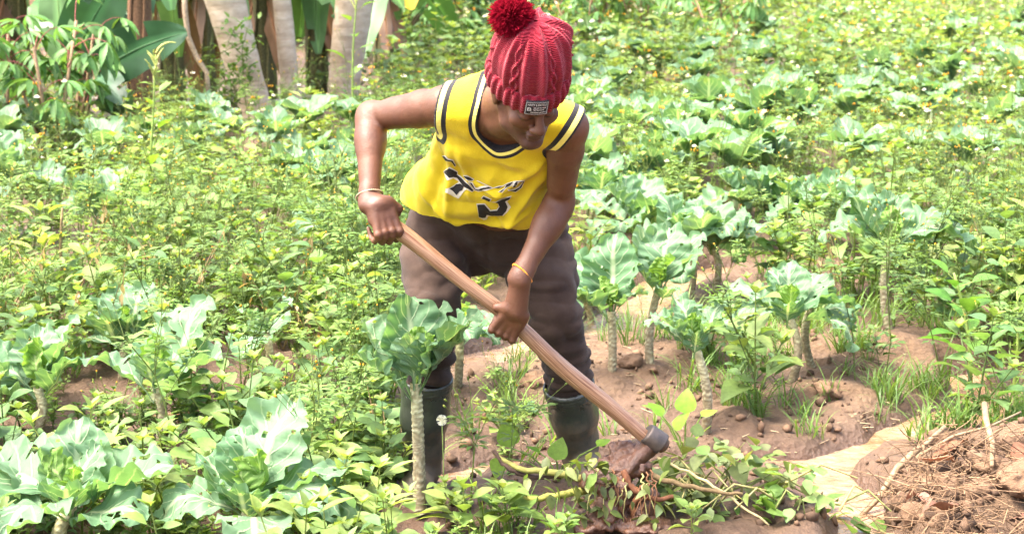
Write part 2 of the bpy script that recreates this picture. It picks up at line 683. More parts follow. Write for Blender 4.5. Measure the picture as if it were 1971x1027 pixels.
def hand(f, C, at, W, lean=0.0):
    """C on the handle axis; at = along the handle towards the thumb side; W wrist"""
    v = W - C
    e2 = nrm(nrm(v - at * (v @ at)) * (1 - lean) + nrm(v) * lean)        # towards the wrist, across the handle
    at = nrm(at - e2 * (at @ e2))
    e1 = np.cross(at, e2)
    if e1 @ np.array([0, -1, 0]) < 0:
        e1 = -e1                                       # towards the camera: back of the hand
    def q(a, x, y):
        return C + (at * a + e1 * x + e2 * y) * .90
    fr = [(.037, .0092, 1.0), (.0125, .0096, 1.06), (-.0115, .0092, 1.0), (-.034, .0082, .86)]
    # palm and back of the hand
    for a, r, l in fr:
        base = q(a * .62, .030, .060)
        kn = q(a, .034, -.028 + (.004 if abs(a) < .02 else 0))
        f.cap(W + (base - W) * .25, base, .020, .0165, .012)
        f.cap(base, kn, .0150, .0118, .005)
        f.ell(kn + e1 * .003, (.0115, .0115, .0115), np.eye(3), .003)
        f.cap(kn, q(a, .030, -.036), .0108, .0104, .002)
        pip = q(a * .98, -.004, -.046 * l)
        dip = q(a * .96, -.034 * l, -.022)
        tip = q(a * .96, -.033, .008)
        f.cap(q(a, .029, -.036), pip, r + .0012, r + .0004, .0015)
        f.cap(pip, dip, r + .0004, r - .0006, .0015)
        f.cap(dip, tip, r - .0006, r - .0022, .0025)
    for y_ in (.062, .044, .026):
        f.cap(q(.024, .027, y_), q(-.022, .026, y_), .0140, .0130, .012)
    f.cap(q(.028, .016, .052), q(.034, .010, .034), .017, .014, .012)      # ball of the thumb
    f.cap(q(-.030, .022, .058), q(-.034, .020, .020), .015, .013, .012)    # heel of the hand
    f.cap(W, q(0, .028, .066), .024, .022, .016)
    t0, t1, t2, t3 = q(.026, .028, .066), q(.056, .022, .042), q(.060, -.004, .0345), q(.050, -.029, .020)
    f.cap(t0, t1, .0165, .0130, .010)
    f.cap(t1, t2, .0125, .0110, .004)
    f.cap(t2, t3, .0108, .0085, .003)


_lo = np.min([SHr, SHl, ELr, ELl, WRr, WRl, HEADC, WST, HND0], 0) - 0.16
_hi = np.max([SHr, SHl, ELr, ELl, WRr, WRl, HEADC, WST, HND0], 0) + 0.16
_lo[2] -= 0.12
body = Field(_lo, _hi, 0.0041)
body.loft(WST, TM, TORSO, .02)
for S in (SHr, SHl):
    body.cap(CHST + (S - CHST) * .35 + t_ax * .02, S, .07, .056, .04)
body.cap(NECK - t_ax * .05, NECK, .064, .060, .04)
body.cap(NECK, hd(0, .025, -.045), .058, .055, .03)
body.cap(hd(.0, -.015, -.075), CHST + t_ax * .06 + t_fr * .075, .030, .03, .02)
arms(body)
HCr = P(736, 436, 4.472)
HCl = HND0 + h_ax * float((P(985, 612, 4.51) - HND0) @ h_ax)
hand(body, HCr, h_ax, WRr, .75)
hand(body, HCl, -h_ax, WRl, .5)
# head and face
b = body
b.ell(hd(0, .014, .030), (.077, .096, .086), HM, .01)
b.ell(hd(0, -.040, -.030), (.059, .052, .076), HM, .02)
for sx in (-1, 1):
    b.cap(hd(sx * .053, .005, -.045), hd(sx * .046, -.022, -.078), .021, .020, .02)
    b.cap(hd(sx * .046, -.022, -.078), hd(sx * .012, -.082, -.100), .019, .018, .02)
    b.ell(hd(sx * .041, -.066, -.024), (.024, .020, .020), HM, .02)
    b.cap(hd(sx * .012, -.089, .020), hd(sx * .045, -.074, .022), .0105, .010, .012)
    b.cut_ell(hd(sx * .032, -.104, .001), (.019, .016, .013), HM, .010)
    b.ell(hd(sx * .031, -.080, -.001), (.0145, .0125, .0105), HM, .004)
    b.ell(hd(sx * .0145, -.103, -.033), (.0095, .012, .0085), HM, .006)
    b.ell(hd(sx * .080, .012, -.012), (.008, .018, .030), HM, .006)
    b.ell(hd(sx * .084, .020, -.002), (.007, .012, .018), HM, .005)
b.ell(hd(0, -.080, -.100), (.020, .016, .016), HM, .014)
b.cap(hd(0, -.090, .016), hd(0, -.112, -.022), .0085, .0125, .010)
b.ell(hd(0, -.116, -.028), (.013, .012, .0105), HM, .006)
b.ell(hd(0, -.094, -.056), (.026, .013, .0085), HM, .006)
b.ell(hd(0, -.092, -.0705), (.023, .0135, .0095), HM, .004)
bV, bF = body.mesh()
# lips, brows and lashes: their own colour
loc = (bV - HEADC) @ HM
tone = np.zeros(len(bV))
on = (np.abs(loc[:, 0]) < .032) & (loc[:, 1] < -.07)
tone += np.where(on, np.clip(1 - np.abs(loc[:, 2] + .064) / .016, 0, 1) * .55, 0)
brow = (np.abs(np.abs(loc[:, 0]) - .030) < .019) & (loc[:, 1] < -.05)
tone = np.maximum(tone, np.where(brow, np.clip(1.6 - np.abs(loc[:, 2] - .0215 + np.abs(np.abs(loc[:, 0]) - .03) * .2) / .004, 0, 1), 0))
tone = np.maximum(tone, np.where(brow, np.clip(1.5 - np.abs(loc[:, 2] + .0065 - ((np.abs(loc[:, 0]) - .031) * 12) ** 2 * .06) / .0022, 0, 1), 0))
head = (loc[:, 1] < .0) & (np.abs(loc[:, 0]) < .07) & (loc[:, 2] < -.058) & (loc[:, 2] > -.125)
tone = np.maximum(tone, np.where(head, .28 * np.clip((-.058 - loc[:, 2]) / .02, 0, 1), 0))


def skin_mat():
    m, nt, out = newmat('skin')
    L = nt.links.new
    tc = nd(nt, 'ShaderNodeTexCoord')
    n1 = nd(nt, 'ShaderNodeTexNoise', Scale=9.0, Detail=5.0, Roughness=0.6)
    L(tc.outputs['Object'], n1.inputs['Vector'])
    rp = ramp(nt, [(0.3, (0.064, 0.0215, 0.0080)), (0.72, (0.114, 0.042, 0.0165))])
    L(n1.outputs['Fac'], rp.inputs[0])
    at = nd(nt, 'ShaderNodeAttribute', attribute_name='tone')
    c = mixc(nt, at.outputs['Fac'], rp.outputs[0], (0.020, 0.010, 0.008))
    n6 = nd(nt, 'ShaderNodeTexNoise', Scale=34.0, Detail=8.0, Roughness=0.75)
    L(tc.outputs['Object'], n6.inputs['Vector'])
    r6 = ramp(nt, [(0.58, 0.0), (0.76, 0.22)])
    L(n6.outputs['Fac'], r6.inputs[0])
    c = mixc(nt, r6.outputs[0], c, (.19, .105, .062))
    b = nd(nt, 'ShaderNodeBsdfPrincipled', Roughness=0.42)
    b.inputs['Specular IOR Level'].default_value = 0.5
    b.inputs['Subsurface Weight'].default_value = 0.12
    b.inputs['Subsurface Radius'].default_value = (0.012, 0.005, 0.003)
    b.inputs['Subsurface Scale'].default_value = 0.6
    L(c, b.inputs['Base Color'])
    n2 = nd(nt, 'ShaderNodeTexNoise', Scale=220.0, Detail=4.0)
    n3 = nd(nt, 'ShaderNodeTexNoise', Scale=28.0, Detail=3.0)
    L(tc.outputs['Object'], n2.inputs['Vector'])
    L(tc.outputs['Object'], n3.inputs['Vector'])
    ad = nd(nt, 'ShaderNodeMath', operation='MULTIPLY_ADD')
    L(n3.outputs['Fac'], ad.inputs[0])
    ad.inputs[1].default_value = 2.5
    L(n2.outputs['Fac'], ad.inputs[2])
    bp = nd(nt, 'ShaderNodeBump', Strength=0.28, Distance=0.003)
    L(ad.outputs[0], bp.inputs['Height'])
    L(bp.outputs[0], b.inputs['Normal'])
    rr = ramp(nt, [(0.3, 0.50), (0.7, 0.66)])
    L(n3.outputs['Fac'], rr.inputs[0])
    L(rr.outputs[0], b.inputs['Roughness'])
    L(b.outputs[0], out.inputs[0])
    return m


SKIN = skin_mat()
person = link('person', mkmesh('person_body', bV, bF, SKIN, True, attrs={'tone': tone}))
tag(person, 'person in red bobble hat and yellow sleeveless jersey bending over to swing a hoe', 'person')
# ------------------------------------------------------------------ jersey
def cloth_mat(name, c1, c2, rough=.85, weave=900, bump=.25, sheen=.1, trim=False, sscale=14, transl=0.0):
    m, nt, out = newmat(name)
    L = nt.links.new
    tc = nd(nt, 'ShaderNodeTexCoord')
    n1 = nd(nt, 'ShaderNodeTexNoise', Scale=sscale, Detail=6.0, Roughness=0.65)
    L(tc.outputs['Object'], n1.inputs['Vector'])
    rp = ramp(nt, [(0.32, c1), (0.68, c2)])
    L(n1.outputs['Fac'], rp.inputs[0])
    col = rp.outputs[0]
    if trim:
        at = nd(nt, 'ShaderNodeAttribute', attribute_name='trim')
        tr = ramp(nt, [(0.0, (.012, .011, .012)), (.20, (.80, .72, .16)), (.55, (.012, .011, .012)), (.93, (.1, .1, .1))], 'CONSTANT')
        L(at.outputs['Fac'], tr.inputs[0])
        lt = nd(nt, 'ShaderNodeMath', operation='LESS_THAN')
        L(at.outputs['Fac'], lt.inputs[0])
        lt.inputs[1].default_value = .92
        col = mixc(nt, lt.outputs[0], col, tr.outputs[0])
    b = nd(nt, 'ShaderNodeBsdfPrincipled', Roughness=rough)
    b.inputs['Specular IOR Level'].default_value = 0.25
    b.inputs['Sheen Weight'].default_value = sheen
    L(col, b.inputs['Base Color'])
    vo = nd(nt, 'ShaderNodeTexVoronoi', Scale=weave)
    L(tc.outputs['Object'], vo.inputs['Vector'])
    n2 = nd(nt, 'ShaderNodeTexNoise', Scale=45.0, Detail=4.0)
    L(tc.outputs['Object'], n2.inputs['Vector'])
    ad = nd(nt, 'ShaderNodeMath', operation='ADD')
    L(vo.outputs['Distance'], ad.inputs[0])
    L(n2.outputs['Fac'], ad.inputs[1])
    bp = nd(nt, 'ShaderNodeBump', Strength=bump, Distance=0.0025)
    L(ad.outputs[0], bp.inputs['Height'])
    L(bp.outputs[0], b.inputs['Normal'])
    sh = b.outputs[0]
    if transl:
        t = nd(nt, 'ShaderNodeBsdfTranslucent')
        L(col, t.inputs['Color'])
        mx = nd(nt, 'ShaderNodeMixShader', Fac=transl)
        L(b.outputs[0], mx.inputs[1])
        L(t.outputs[0], mx.inputs[2])
        sh = mx.outputs[0]
    L(sh, out.inputs[0])
    return m


JERSEY = cloth_mat('yellow_jersey_cloth', (.55, .415, .008), (.63, .485, .014), .8, 300, .35, .1, True)
TROUSER = cloth_mat('brown_trouser_cloth', (.026, .0148, .0100), (.055, .0340, .0235), .95, 700, .3, .06, False, 9)

jf = Field(_lo, _hi, 0.0042)
hem_n = nrm(.45 * t_ax + .55 * np.array([0, 0, 1.0]) - 0.10 * t_lat)
JT = [(-0.20, .258, .160, -.048, .030), (-0.115, .248, .155, -.044, .028), (-0.03, .234, .150, -.034, .026), (TL * .20, .214, .142, -.022, .022), (TL * .45, .193, .132, -.006, .012), (TL * .65, .184, .126, 0, .004),
      (TL * .85, .182, .120, 0, -.005), (TL * 1.0, .162, .098, 0, -.02), (TL * 1.13, .098, .072, 0, -.025)]
jf.loft(WST, TM, JT, .02)
for S in (SHr, SHl):
    jf.cap(CHST + (S - CHST) * .35 + t_ax * .02, S, .082, .069, .04)
jf.cap(NECK - t_ax * .05, NECK, .070, .066, .03)
X, Y, Z = jf.grid()
S_ = jf.S


def smax(a, b, k=0.003):
    h = np.clip(0.5 + 0.5 * (a - b) / k, 0, 1)
    return b + (a - b) * h + k * h * (1 - h)


# arm holes: planes across the shoulder
arm_pl = []
for S, E, sg in ((SHr, ELr, -1), (SHl, ELl, 1)):
    n = nrm(nrm(E - S) * .45 + t_lat * sg * .85 + t_ax * .12)
    c = S + n * .012
    bc = S + n * .052 - t_ax * .006
    arm_pl.append((n, c, bc))


def arm_d(i, x, y, z):
    n, c, bc = arm_pl[i]
    pl = (x - c[0]) * n[0] + (y - c[1]) * n[1] + (z - c[2]) * n[2]
    ball = np.sqrt((x - bc[0]) ** 2 + (y - bc[1]) ** 2 + (z - bc[2]) ** 2) - .088
    return smax(-pl, ball, .02)


for i in (0, 1):
    S_ = smax(S_, -arm_d(i, X, Y, Z).astype(np.float32))
# neckline: a V cut through the front, a scoop at the back
u_ = (X - CHST[0]) * t_lat[0] + (Y - CHST[1]) * t_lat[1] + (Z - CHST[2]) * t_lat[2]
v_ = (X - CHST[0]) * t_fr[0] + (Y - CHST[1]) * t_fr[1] + (Z - CHST[2]) * t_fr[2]
w_ = (X - CHST[0]) * t_ax[0] + (Y - CHST[1]) * t_ax[1] + (Z - CHST[2]) * t_ax[2]


_nb = P(948, 309, 4.44) - CHST                            # lowest point of the neckline
NBU, NBW = float(_nb @ t_lat), float(_nb @ t_ax)
NTOP = .075


def neck_d(u, v, w):
    fr = np.clip((v + .03) / .08, 0, 1)                   # 1 in front, 0 behind
    bot = NBW * fr + .045 * (1 - fr)
    hw = .070 - .004 * fr
    t = np.clip((NTOP - w) / (NTOP - bot), 0, 1.5)
    cx = NBU * np.clip(t, 0, 1) + .004
    e = np.abs((u - cx) / hw) ** 1.6 + np.abs(t) ** 2.6
    return (e ** (1 / 2.1) - 1) * .075


nk = neck_d(u_, v_, w_)
S_ = smax(S_, -nk.astype(np.float32), .003)
# hem
hc = P(930, 456, 4.60)
hd_ = (X - hc[0]) * hem_n[0] + (Y - hc[1]) * hem_n[1] + (Z - hc[2]) * hem_n[2]
S_ = smax(S_, -hd_.astype(np.float32))
jf.S = S_.astype(np.float32)
jV, jF = jf.mesh()
jV = relax(jV, jF, 1, .4)
jN = vnormals(jV, jF)
ju, jv, jw = (jV - CHST) @ t_lat, (jV - CHST) @ t_fr, (jV - CHST) @ t_ax
# folds: draping from the shoulders to the hanging belly of the cloth
low = np.clip(-jw / .25, 0, 1)
ph = jw * 34 + np.abs(ju - .01) * 26 + 2.2 * vnoise(jV, 7, 3)
fold = .010 * np.sin(ph * .62) * np.clip((jv + .02) / .08, 0, 1) * np.clip(-jw / .10, 0, 1)
fold += .010 * np.sin(ju * 42 + jw * 14 + 2.0 * vnoise(jV, 6, 9)) * low * np.clip(1.2 - low, 0, 1)
_st = np.stack([ju * 9 + jw * 7, jv * 6, jw * 11 - ju * 5], 1)
fold += .011 * (np.abs(vnoise(_st, 1.0, 31)) - .35) * np.clip(-jw / .05, .2, 1)


def crease(u0, w0, u1, w1, amp, wid):
    du, dw = u1 - u0, w1 - w0
    t = np.clip(((ju - u0) * du + (jw - w0) * dw) / (du * du + dw * dw), 0, 1)
    q = np.hypot(ju - u0 - t * du, jw - w0 - t * dw) + .006 * vnoise(jV, 20, 61)
    return amp * np.exp(-(q / wid) ** 2) * np.sin(np.clip(t, .02, .98) * math.pi) ** .6 * (jv > -.02)


fold += crease(-.12, -.06, -.09, -.36, .016, .014) + crease(-.10, -.05, -.03, -.24, .012, .012) + crease(.14, -.05, .02, -.20, .014, .013)
fold += crease(.15, -.10, .06, -.34, .015, .014) + crease(-.20, -.30, .02, -.40, .014, .012) + crease(.14, -.24, -.02, -.38, .012, .012) + crease(-.05, -.17, .08, -.19, .010, .010)
fold -= crease(-.15, -.12, -.14, -.38, .012, .012) + crease(.0, -.26, .10, -.34, .010, .012)
fold += .006 * vnoise(jV, 16, 5) + .0022 * vnoise(jV, 42, 7)
edge = np.ones(len(jV))
trim = np.full(len(jV), 2.0)
which = np.full(len(jV), -1)
for i in (0, 1):
    d = arm_d(i, jV[:, 0], jV[:, 1], jV[:, 2])
    side = (ju * (-1 if i == 0 else 1)) > 0.02
    tv = np.where(side, d / .036, 9)
    m = tv < trim
    trim[m] = tv[m]
    which[m & (tv < .98)] = i
nd_ = neck_d(ju, jv, jw)
tv = nd_ / .022
m = (tv < trim) & (jw > NBW - .05)
trim[m] = tv[m]
which[m & (tv < .98)] = 2
fold *= np.clip(trim / 1.2, .25, 1)
jV = jV + jN * fold[:, None]
trim = np.clip(trim, 0.001, 2)
fw = which[jF]
in_trim = (fw >= 0).all(1)
keepj = ~in_trim
v1, f1, t1 = compact(jV, jF, keepj, trim)
jersey = link('jersey', mkmesh('jersey', v1, f1, JERSEY, True, attrs={'trim': t1}), person)
jersey['label'] = 'yellow mesh basketball jersey with black print'
for i, nm in ((0, 'armhole_trim'), (1, 'armhole_trim'), (2, 'collar_trim')):
    k = in_trim & (np.median(fw, axis=1).astype(int) == i)
    v1, f1, t1 = compact(jV, jF, k, trim)
    link(nm, mkmesh(nm, v1, f1, JERSEY, True, attrs={'trim': t1}), jersey)
JBVH = BVHTree.FromPolygons([tuple(v) for v in jV], [tuple(f) for f in jF.tolist()])

# print on the chest: the shapes that show between the folds
INK = cloth_mat('black_print', (.014, .013, .013), (.026, .024, .022), .7, 300, .2, 0)
PALE = cloth_mat('pale_print_outline', (.62, .58, .46), (.72, .68, .56), .7, 300, .2, 0)


def to_px(x, y):
    return 780 + x / 5.407, 260 + y / 5.407


def decal(name, poly, mat, off, parent, bvh, sub=.007, conv=to_px):
    pts = [Vector((*conv(*p), 0)) for p in poly]
    tris = tessellate_polygon([pts])
    bm = bmesh.new()
    vs = [bm.verts.new(p) for p in pts]
    for t in tris:
        try:
            bm.faces.new([vs[i] for i in t])
        except ValueError:
            pass
    for _ in range(3):
        es = [e for e in bm.edges if e.calc_length() > 5.0]
        if es:
            bmesh.ops.subdivide_edges(bm, edges=es, cuts=1, use_grid_fill=True)
            bmesh.ops.triangulate(bm, faces=bm.faces[:])
    bad = []
    for v in bm.verts:
        d = Vector(ray(v.co.x, v.co.y)).normalized()
        hit, n, _, dist = bvh.ray_cast(Vector(_C), d)
        if hit is None:
            bad.append(v)
            continue
        if n.dot(d) > 0:
            n = -n
        v.co = hit + n * off
    if bad:
        bmesh.ops.delete(bm, geom=bad, context='VERTS')
    bmesh.ops.recalc_face_normals(bm, faces=bm.faces[:])
    me = bpy.data.meshes.new(name)
    bm.to_mesh(me)
    bm.free()
    me.materials.append(mat)
    return link(name, me, parent)


PRINT = [
    ([(400, 375), (463, 325), (545, 375), (545, 400), (600, 440), (720, 575), (690, 590), (640, 560), (600, 600), (560, 655), (520, 640), (418, 590), (425, 555), (460, 545), (545, 495), (560, 480), (500, 445), (440, 470)],
     [(413, 385), (463, 335), (540, 378), (535, 405), (595, 445), (710, 570), (690, 582), (620, 530), (600, 570), (570, 580), (540, 618), (505, 580), (458, 548), (500, 530), (530, 505), (580, 500), (610, 520), (540, 440), (500, 430), (462, 440)]),
    ([(385, 210), (420, 210), (450, 240), (500, 250), (532, 310), (515, 325), (480, 275), (425, 268)],
     [(392, 214), (418, 216), (446, 246), (494, 256), (524, 308), (514, 314), (480, 268), (428, 262)]),
    ([(605, 415), (640, 412), (720, 455), (700, 478), (640, 470)],
     [(614, 420), (638, 420), (712, 458), (696, 468), (650, 462)]),
    ([(650, 480), (700, 490), (735, 545), (850, 520), (740, 470), (755, 468), (900, 535), (925, 548), (850, 575), (760, 585), (720, 570)],
     [(662, 488), (694, 498), (730, 556), (760, 560), (872, 530), (745, 476), (770, 482), (905, 545), (840, 562), (755, 574), (724, 562)]),
    ([(905, 545), (970, 525), (1020, 520), (1065, 495), (1140, 475), (1150, 490), (1100, 530), (1060, 545), (1010, 598), (965, 590), (1030, 550), (1045, 520), (985, 550)],
     [(918, 548), (972, 532), (1025, 526), (1070, 502), (1130, 482), (1095, 524), (1052, 542), (1004, 590), (978, 588), (1038, 552), (1055, 516), (1020, 530), (980, 545)]),
    ([(1140, 475), (1245, 462), (1215, 540), (1150, 590), (1070, 575), (1060, 560), (1130, 555), (1180, 530), (1215, 480), (1185, 485), (1150, 530), (1110, 540)],
     [(1160, 478), (1236, 470), (1205, 538), (1148, 580), (1078, 572), (1135, 562), (1188, 534), (1225, 476), (1180, 480), (1142, 528), (1118, 536)]),
    ([(788, 655), (815, 625), (900, 660), (885, 690)],
     [(797, 652), (818, 630), (890, 660), (878, 684)]),
    ([(885, 690), (940, 690), (1000, 655), (1105, 628), (1090, 660), (1060, 685), (1100, 745), (1060, 800), (1020, 835), (860, 838), (850, 870), (820, 878), (765, 850), (742, 708), (830, 705), (890, 775), (950, 770), (975, 735), (960, 700)],
     [(940, 692), (1005, 660), (1098, 634), (1080, 660), (1040, 680), (1065, 740), (1050, 785), (1010, 830), (900, 828), (845, 820), (835, 848), (800, 850), (765, 840), (752, 715), (825, 712), (885, 782), (955, 776), (982, 735), (966, 702)]),
]
for a, b_ in PRINT:
    o = decal('print_outline', a, PALE, .0018, jersey, JBVH)
    decal('print', b_, INK, .0036, jersey, JBVH)

# ------------------------------------------------------------------ trousers
lo = np.min([HPr, HPl, KNr, KNl, ANr, ANl, WST], 0) - .2
hi = np.max([HPr, HPl, KNr, KNl, ANr, ANl, WST], 0) + .2
lo[2] = .12
tf = Field(lo, hi, .0056)
pm = np.eye(3)
tf.ell(PELV + [0, .02, .03], (.168, .125, .14), pm, .03)
PT = [(-.16, .190, .135, 0, -.01), (-.05, .182, .122, 0, 0), (.07, .162, .108, 0, 0)]
tf.loft(WST, TM, PT, .03)
BTr, BTl = ANr + (KNr - ANr) * .615, ANl + (KNl - ANl) * .57
for H, K, T, A in ((HPr, KNr, BTr, ANr), (HPl, KNl, BTl, ANl)):
    sg = -1 if H is HPr else 1
    tf.chain([H + [sg * .010, 0, .02], H + (K - H) * .45 + [sg * .006, 0, 0], K, K + (T - K) * .55, T, T + (A - K) * .10], [.110, .095, .078, .076, .070, .055], .02)
    tf.cap(H + [sg * .02, .03, -.02], H + (K - H) * .5 + [0, .02, 0], .100, .082, .03)
tV, tF = tf.mesh()
tV = relax(tV, tF, 2, .5)
tN = vnormals(tV, tF)
dk = np.zeros(len(tV))
for K, T in ((KNr, BTr), (KNl, BTl)):
    ax = nrm(T - K)
    rel = tV - T
    near = np.exp(-((np.linalg.norm(np.cross(rel, ax), axis=1)) / .12) ** 4)
    al = rel @ ax
    dk += near * np.clip(1 + al / .20, 0, 1) * (.007 * np.sin(al * 120 + 2.5 * vnoise(tV, 9, 3)) + .006 * vnoise(tV, 18, 8))
    rel = tV - K
    dk += .004 * np.exp(-(np.linalg.norm(rel, axis=1) / .13) ** 2) * np.sin(rel @ ax * 90 + 3 * vnoise(tV, 10, 12))
rel = tV - (PELV + [0, -.11, -.05])
rr_ = np.linalg.norm(rel * [1, .5, 1], axis=1)
ang = np.arctan2(rel[:, 2], rel[:, 0])
dk += .0022 * np.sin(ang * 7 + 1.5 * vnoise(tV, 8, 4)) * np.exp(-((rr_ - .10) / .075) ** 2)
dk += .024 * (np.abs(vnoise(tV * [6, 6, 13] + tV[:, [2, 0, 1]] * 3, 1.0, 41)) - .35)
dk += .015 * (np.abs(vnoise(tV * [9, 9, 26], 1.0, 42)) - .35)
dk += .006 * vnoise(tV, 11, 21) + .0025 * vnoise(tV, 28, 22)
# fly seam
dk -= .004 * np.exp(-((tV[:, 0] - PELV[0] - .004) / .006) ** 2) * (tV[:, 2] > PELV[2] - .12) * (tN[:, 1] < -.2)
tV = tV + tN * dk[:, None]
trousers = link('trousers', mkmesh('trousers', tV, tF, TROUSER), person)
TBVH = BVHTree.FromPolygons([tuple(v) for v in tV], [tuple(f) for f in tF.tolist()])

# ------------------------------------------------------------------ rubber boots


def boot_mat():
    m, nt, out = newmat('muddy_rubber')
    L = nt.links.new
    tc = nd(nt, 'ShaderNodeTexCoord')
    n1 = nd(nt, 'ShaderNodeTexNoise', Scale=11.0, Detail=8.0, Roughness=0.7)
    L(tc.outputs['Object'], n1.inputs['Vector'])
    sp = nd(nt, 'ShaderNodeSeparateXYZ')
    L(tc.outputs['Object'], sp.inputs[0])
    mr = nd(nt, 'ShaderNodeMapRange')
    L(sp.outputs['Z'], mr.inputs[0])
    for i, v in ((1, .30), (2, .0), (3, -.18), (4, .34)):
        mr.inputs[i].default_value = v
    ad = nd(nt, 'ShaderNodeMath', operation='ADD')
    L(n1.outputs['Fac'], ad.inputs[0])
    L(mr.outputs[0], ad.inputs[1])
    rp = ramp(nt, [(0.46, 0.0), (0.78, 1.0)])
    L(ad.outputs[0], rp.inputs[0])
    c = mixc(nt, rp.outputs[0], (.036, .040, .031), (.13, .095, .06))
    b = nd(nt, 'ShaderNodeBsdfPrincipled')
    L(c, b.inputs['Base Color'])
    r2 = ramp(nt, [(0.0, 0.32), (1.0, 0.85)])
    L(rp.outputs[0], r2.inputs[0])
    L(r2.outputs[0], b.inputs['Roughness'])
    n2 = nd(nt, 'ShaderNodeTexNoise', Scale=60.0, Detail=5.0)
    L(tc.outputs['Object'], n2.inputs['Vector'])
    bp = nd(nt, 'ShaderNodeBump', Strength=.35, Distance=.004)
    L(n2.outputs['Fac'], bp.inputs['Height'])
    L(bp.outputs[0], b.inputs['Normal'])
    L(b.outputs[0], out.inputs[0])
    return m


RUBBER = boot_mat()
for K, A, yaw in ((KNr, ANr, -.12), (KNl, ANl, .25)):
    ax = nrm(K - A)
    top = A + (K - A) * (.56 if K is KNr else .515)
    fwd = nrm([math.sin(yaw), -math.cos(yaw), 0])
    bl, bh = np.minimum(A, top) - .14, np.maximum(A, top) + .14
    bl = np.minimum(bl, A + fwd * .22 - .08)
    bl[2] = -.03
    bf = Field(bl, bh, .0045)
    bf.chain([A + [0, .012, -.02], A + (top - A) * .15, A + (top - A) * .55, top], [.056, .060, .072, .0795], .02)
    z0 = np.array([0, 0, -A[2] + .045])
    bf.ell(A + z0 - fwd * .02 + [0, 0, -.003], (.046, .055, .046), np.stack([np.cross(fwd, [0, 0, 1]), fwd, [0, 0, 1]], 1), .03)
    bf.ell(A + z0 + fwd * .10, (.050, .105, .045), np.stack([np.cross(fwd, [0, 0, 1]), fwd, [0, 0, 1]], 1), .03)
    bx, by, bz = bf.grid()
    s1 = smax(bf.S, (-(bz - .012) + 0 * bx + 0 * by).astype(np.float32), .006)
    dt = ((bx - top[0]) * ax[0] + (by - top[1]) * ax[1] + (bz - top[2]) * ax[2]).astype(np.float32)
    s1 = smax(s1, dt, .004)
    # open top: hollow shaft
    def seg(r):
        L2 = float((top - A) @ (top - A))
        t = np.clip(((bx - A[0]) * (top - A)[0] + (by - A[1]) * (top - A)[1] + (bz - A[2]) * (top - A)[2]) / L2, .86, 1.4)
        w = top - A
        return np.sqrt((bx - A[0] - t * w[0]) ** 2 + (by - A[1] - t * w[1]) ** 2 + (bz - A[2] - t * w[2]) ** 2) - r
    bf.S = smax(s1, -seg(.071).astype(np.float32), .003).astype(np.float32)
    V, F = bf.mesh()
    V = relax(V, F, 1, .4)
    N = vnormals(V, F)
    al = (V - top) @ ax
    rad = np.linalg.norm(np.cross(V - top, ax), axis=1)
    outer = rad > .073
    dsp = np.where(outer, .0022 * (np.sin(al * 560) > .1) * (al > -.036) * (al < -.003), 0)
    dsp += .0035 * vnoise(V, 14, 2) + np.where(outer, .004 * np.sin(al * 70 + 2 * vnoise(V, 8, 3)) * np.exp(-((al + .24) / .07) ** 2), 0)
    V = V + N * dsp[:, None]
    base = np.array([A[0], A[1], 0.0])
    bo = link('boot', mkmesh('boot', V - base, F, RUBBER), person, base)
    # ribbed sole
    mbs = MB()
    for k in range(2):
        th = np.linspace(0, 2 * math.pi, 40, endpoint=False)
        ln, wd = .150, .050
        cx = fwd * .055
        side = np.cross(fwd, [0, 0, 1])
        ring = [cx + fwd * ln * math.cos(t) + side * wd * (1 + .1 * math.cos(t)) * math.sin(t) for t in th]
        lo_ = [p + [0, 0, .0 + .009 * k] for p in ring]
        hi_ = [p + [0, 0, .008 + .010 * k] for p in ring]
        sc = 1.0 - .03 * k
        Vv = np.array([cx + (p - cx) * [sc, sc, 1] for p in lo_ + hi_])
        j = np.arange(40)
        q = (j + 1) % 40
        mbs.add(Vv, np.stack([j, q, 40 + q, 40 + j], -1))
        mbs.F3.append(np.stack([np.full(38, 40), 40 + j[1:39], 40 + j[2:40]], -1) + mbs.n - 80)
    link('sole', mbs.mesh('sole', RUBBER), bo)

# ------------------------------------------------------------------ knitted bobble hat


def leaf_mat0(name, c):
    m, nt, out = newmat(name)
    L = nt.links.new
    tc = nd(nt, 'ShaderNodeTexCoord')
    n1 = nd(nt, 'ShaderNodeTexNoise', Scale=90.0, Detail=4.0)
    L(tc.outputs['Object'], n1.inputs['Vector'])
    rp = ramp(nt, [(.3, tuple(x * .65 for x in c)), (.7, c)])
    L(n1.outputs['Fac'], rp.inputs[0])
    b = nd(nt, 'ShaderNodeBsdfDiffuse')
    t = nd(nt, 'ShaderNodeBsdfTranslucent')
    L(rp.outputs[0], b.inputs['Color'])
    L(rp.outputs[0], t.inputs['Color'])
    mx = nd(nt, 'ShaderNodeMixShader', Fac=.4)
    L(b.outputs[0], mx.inputs[1])
    L(t.outputs[0], mx.inputs[2])
    L(mx.outputs[0], out.inputs[0])
    return m


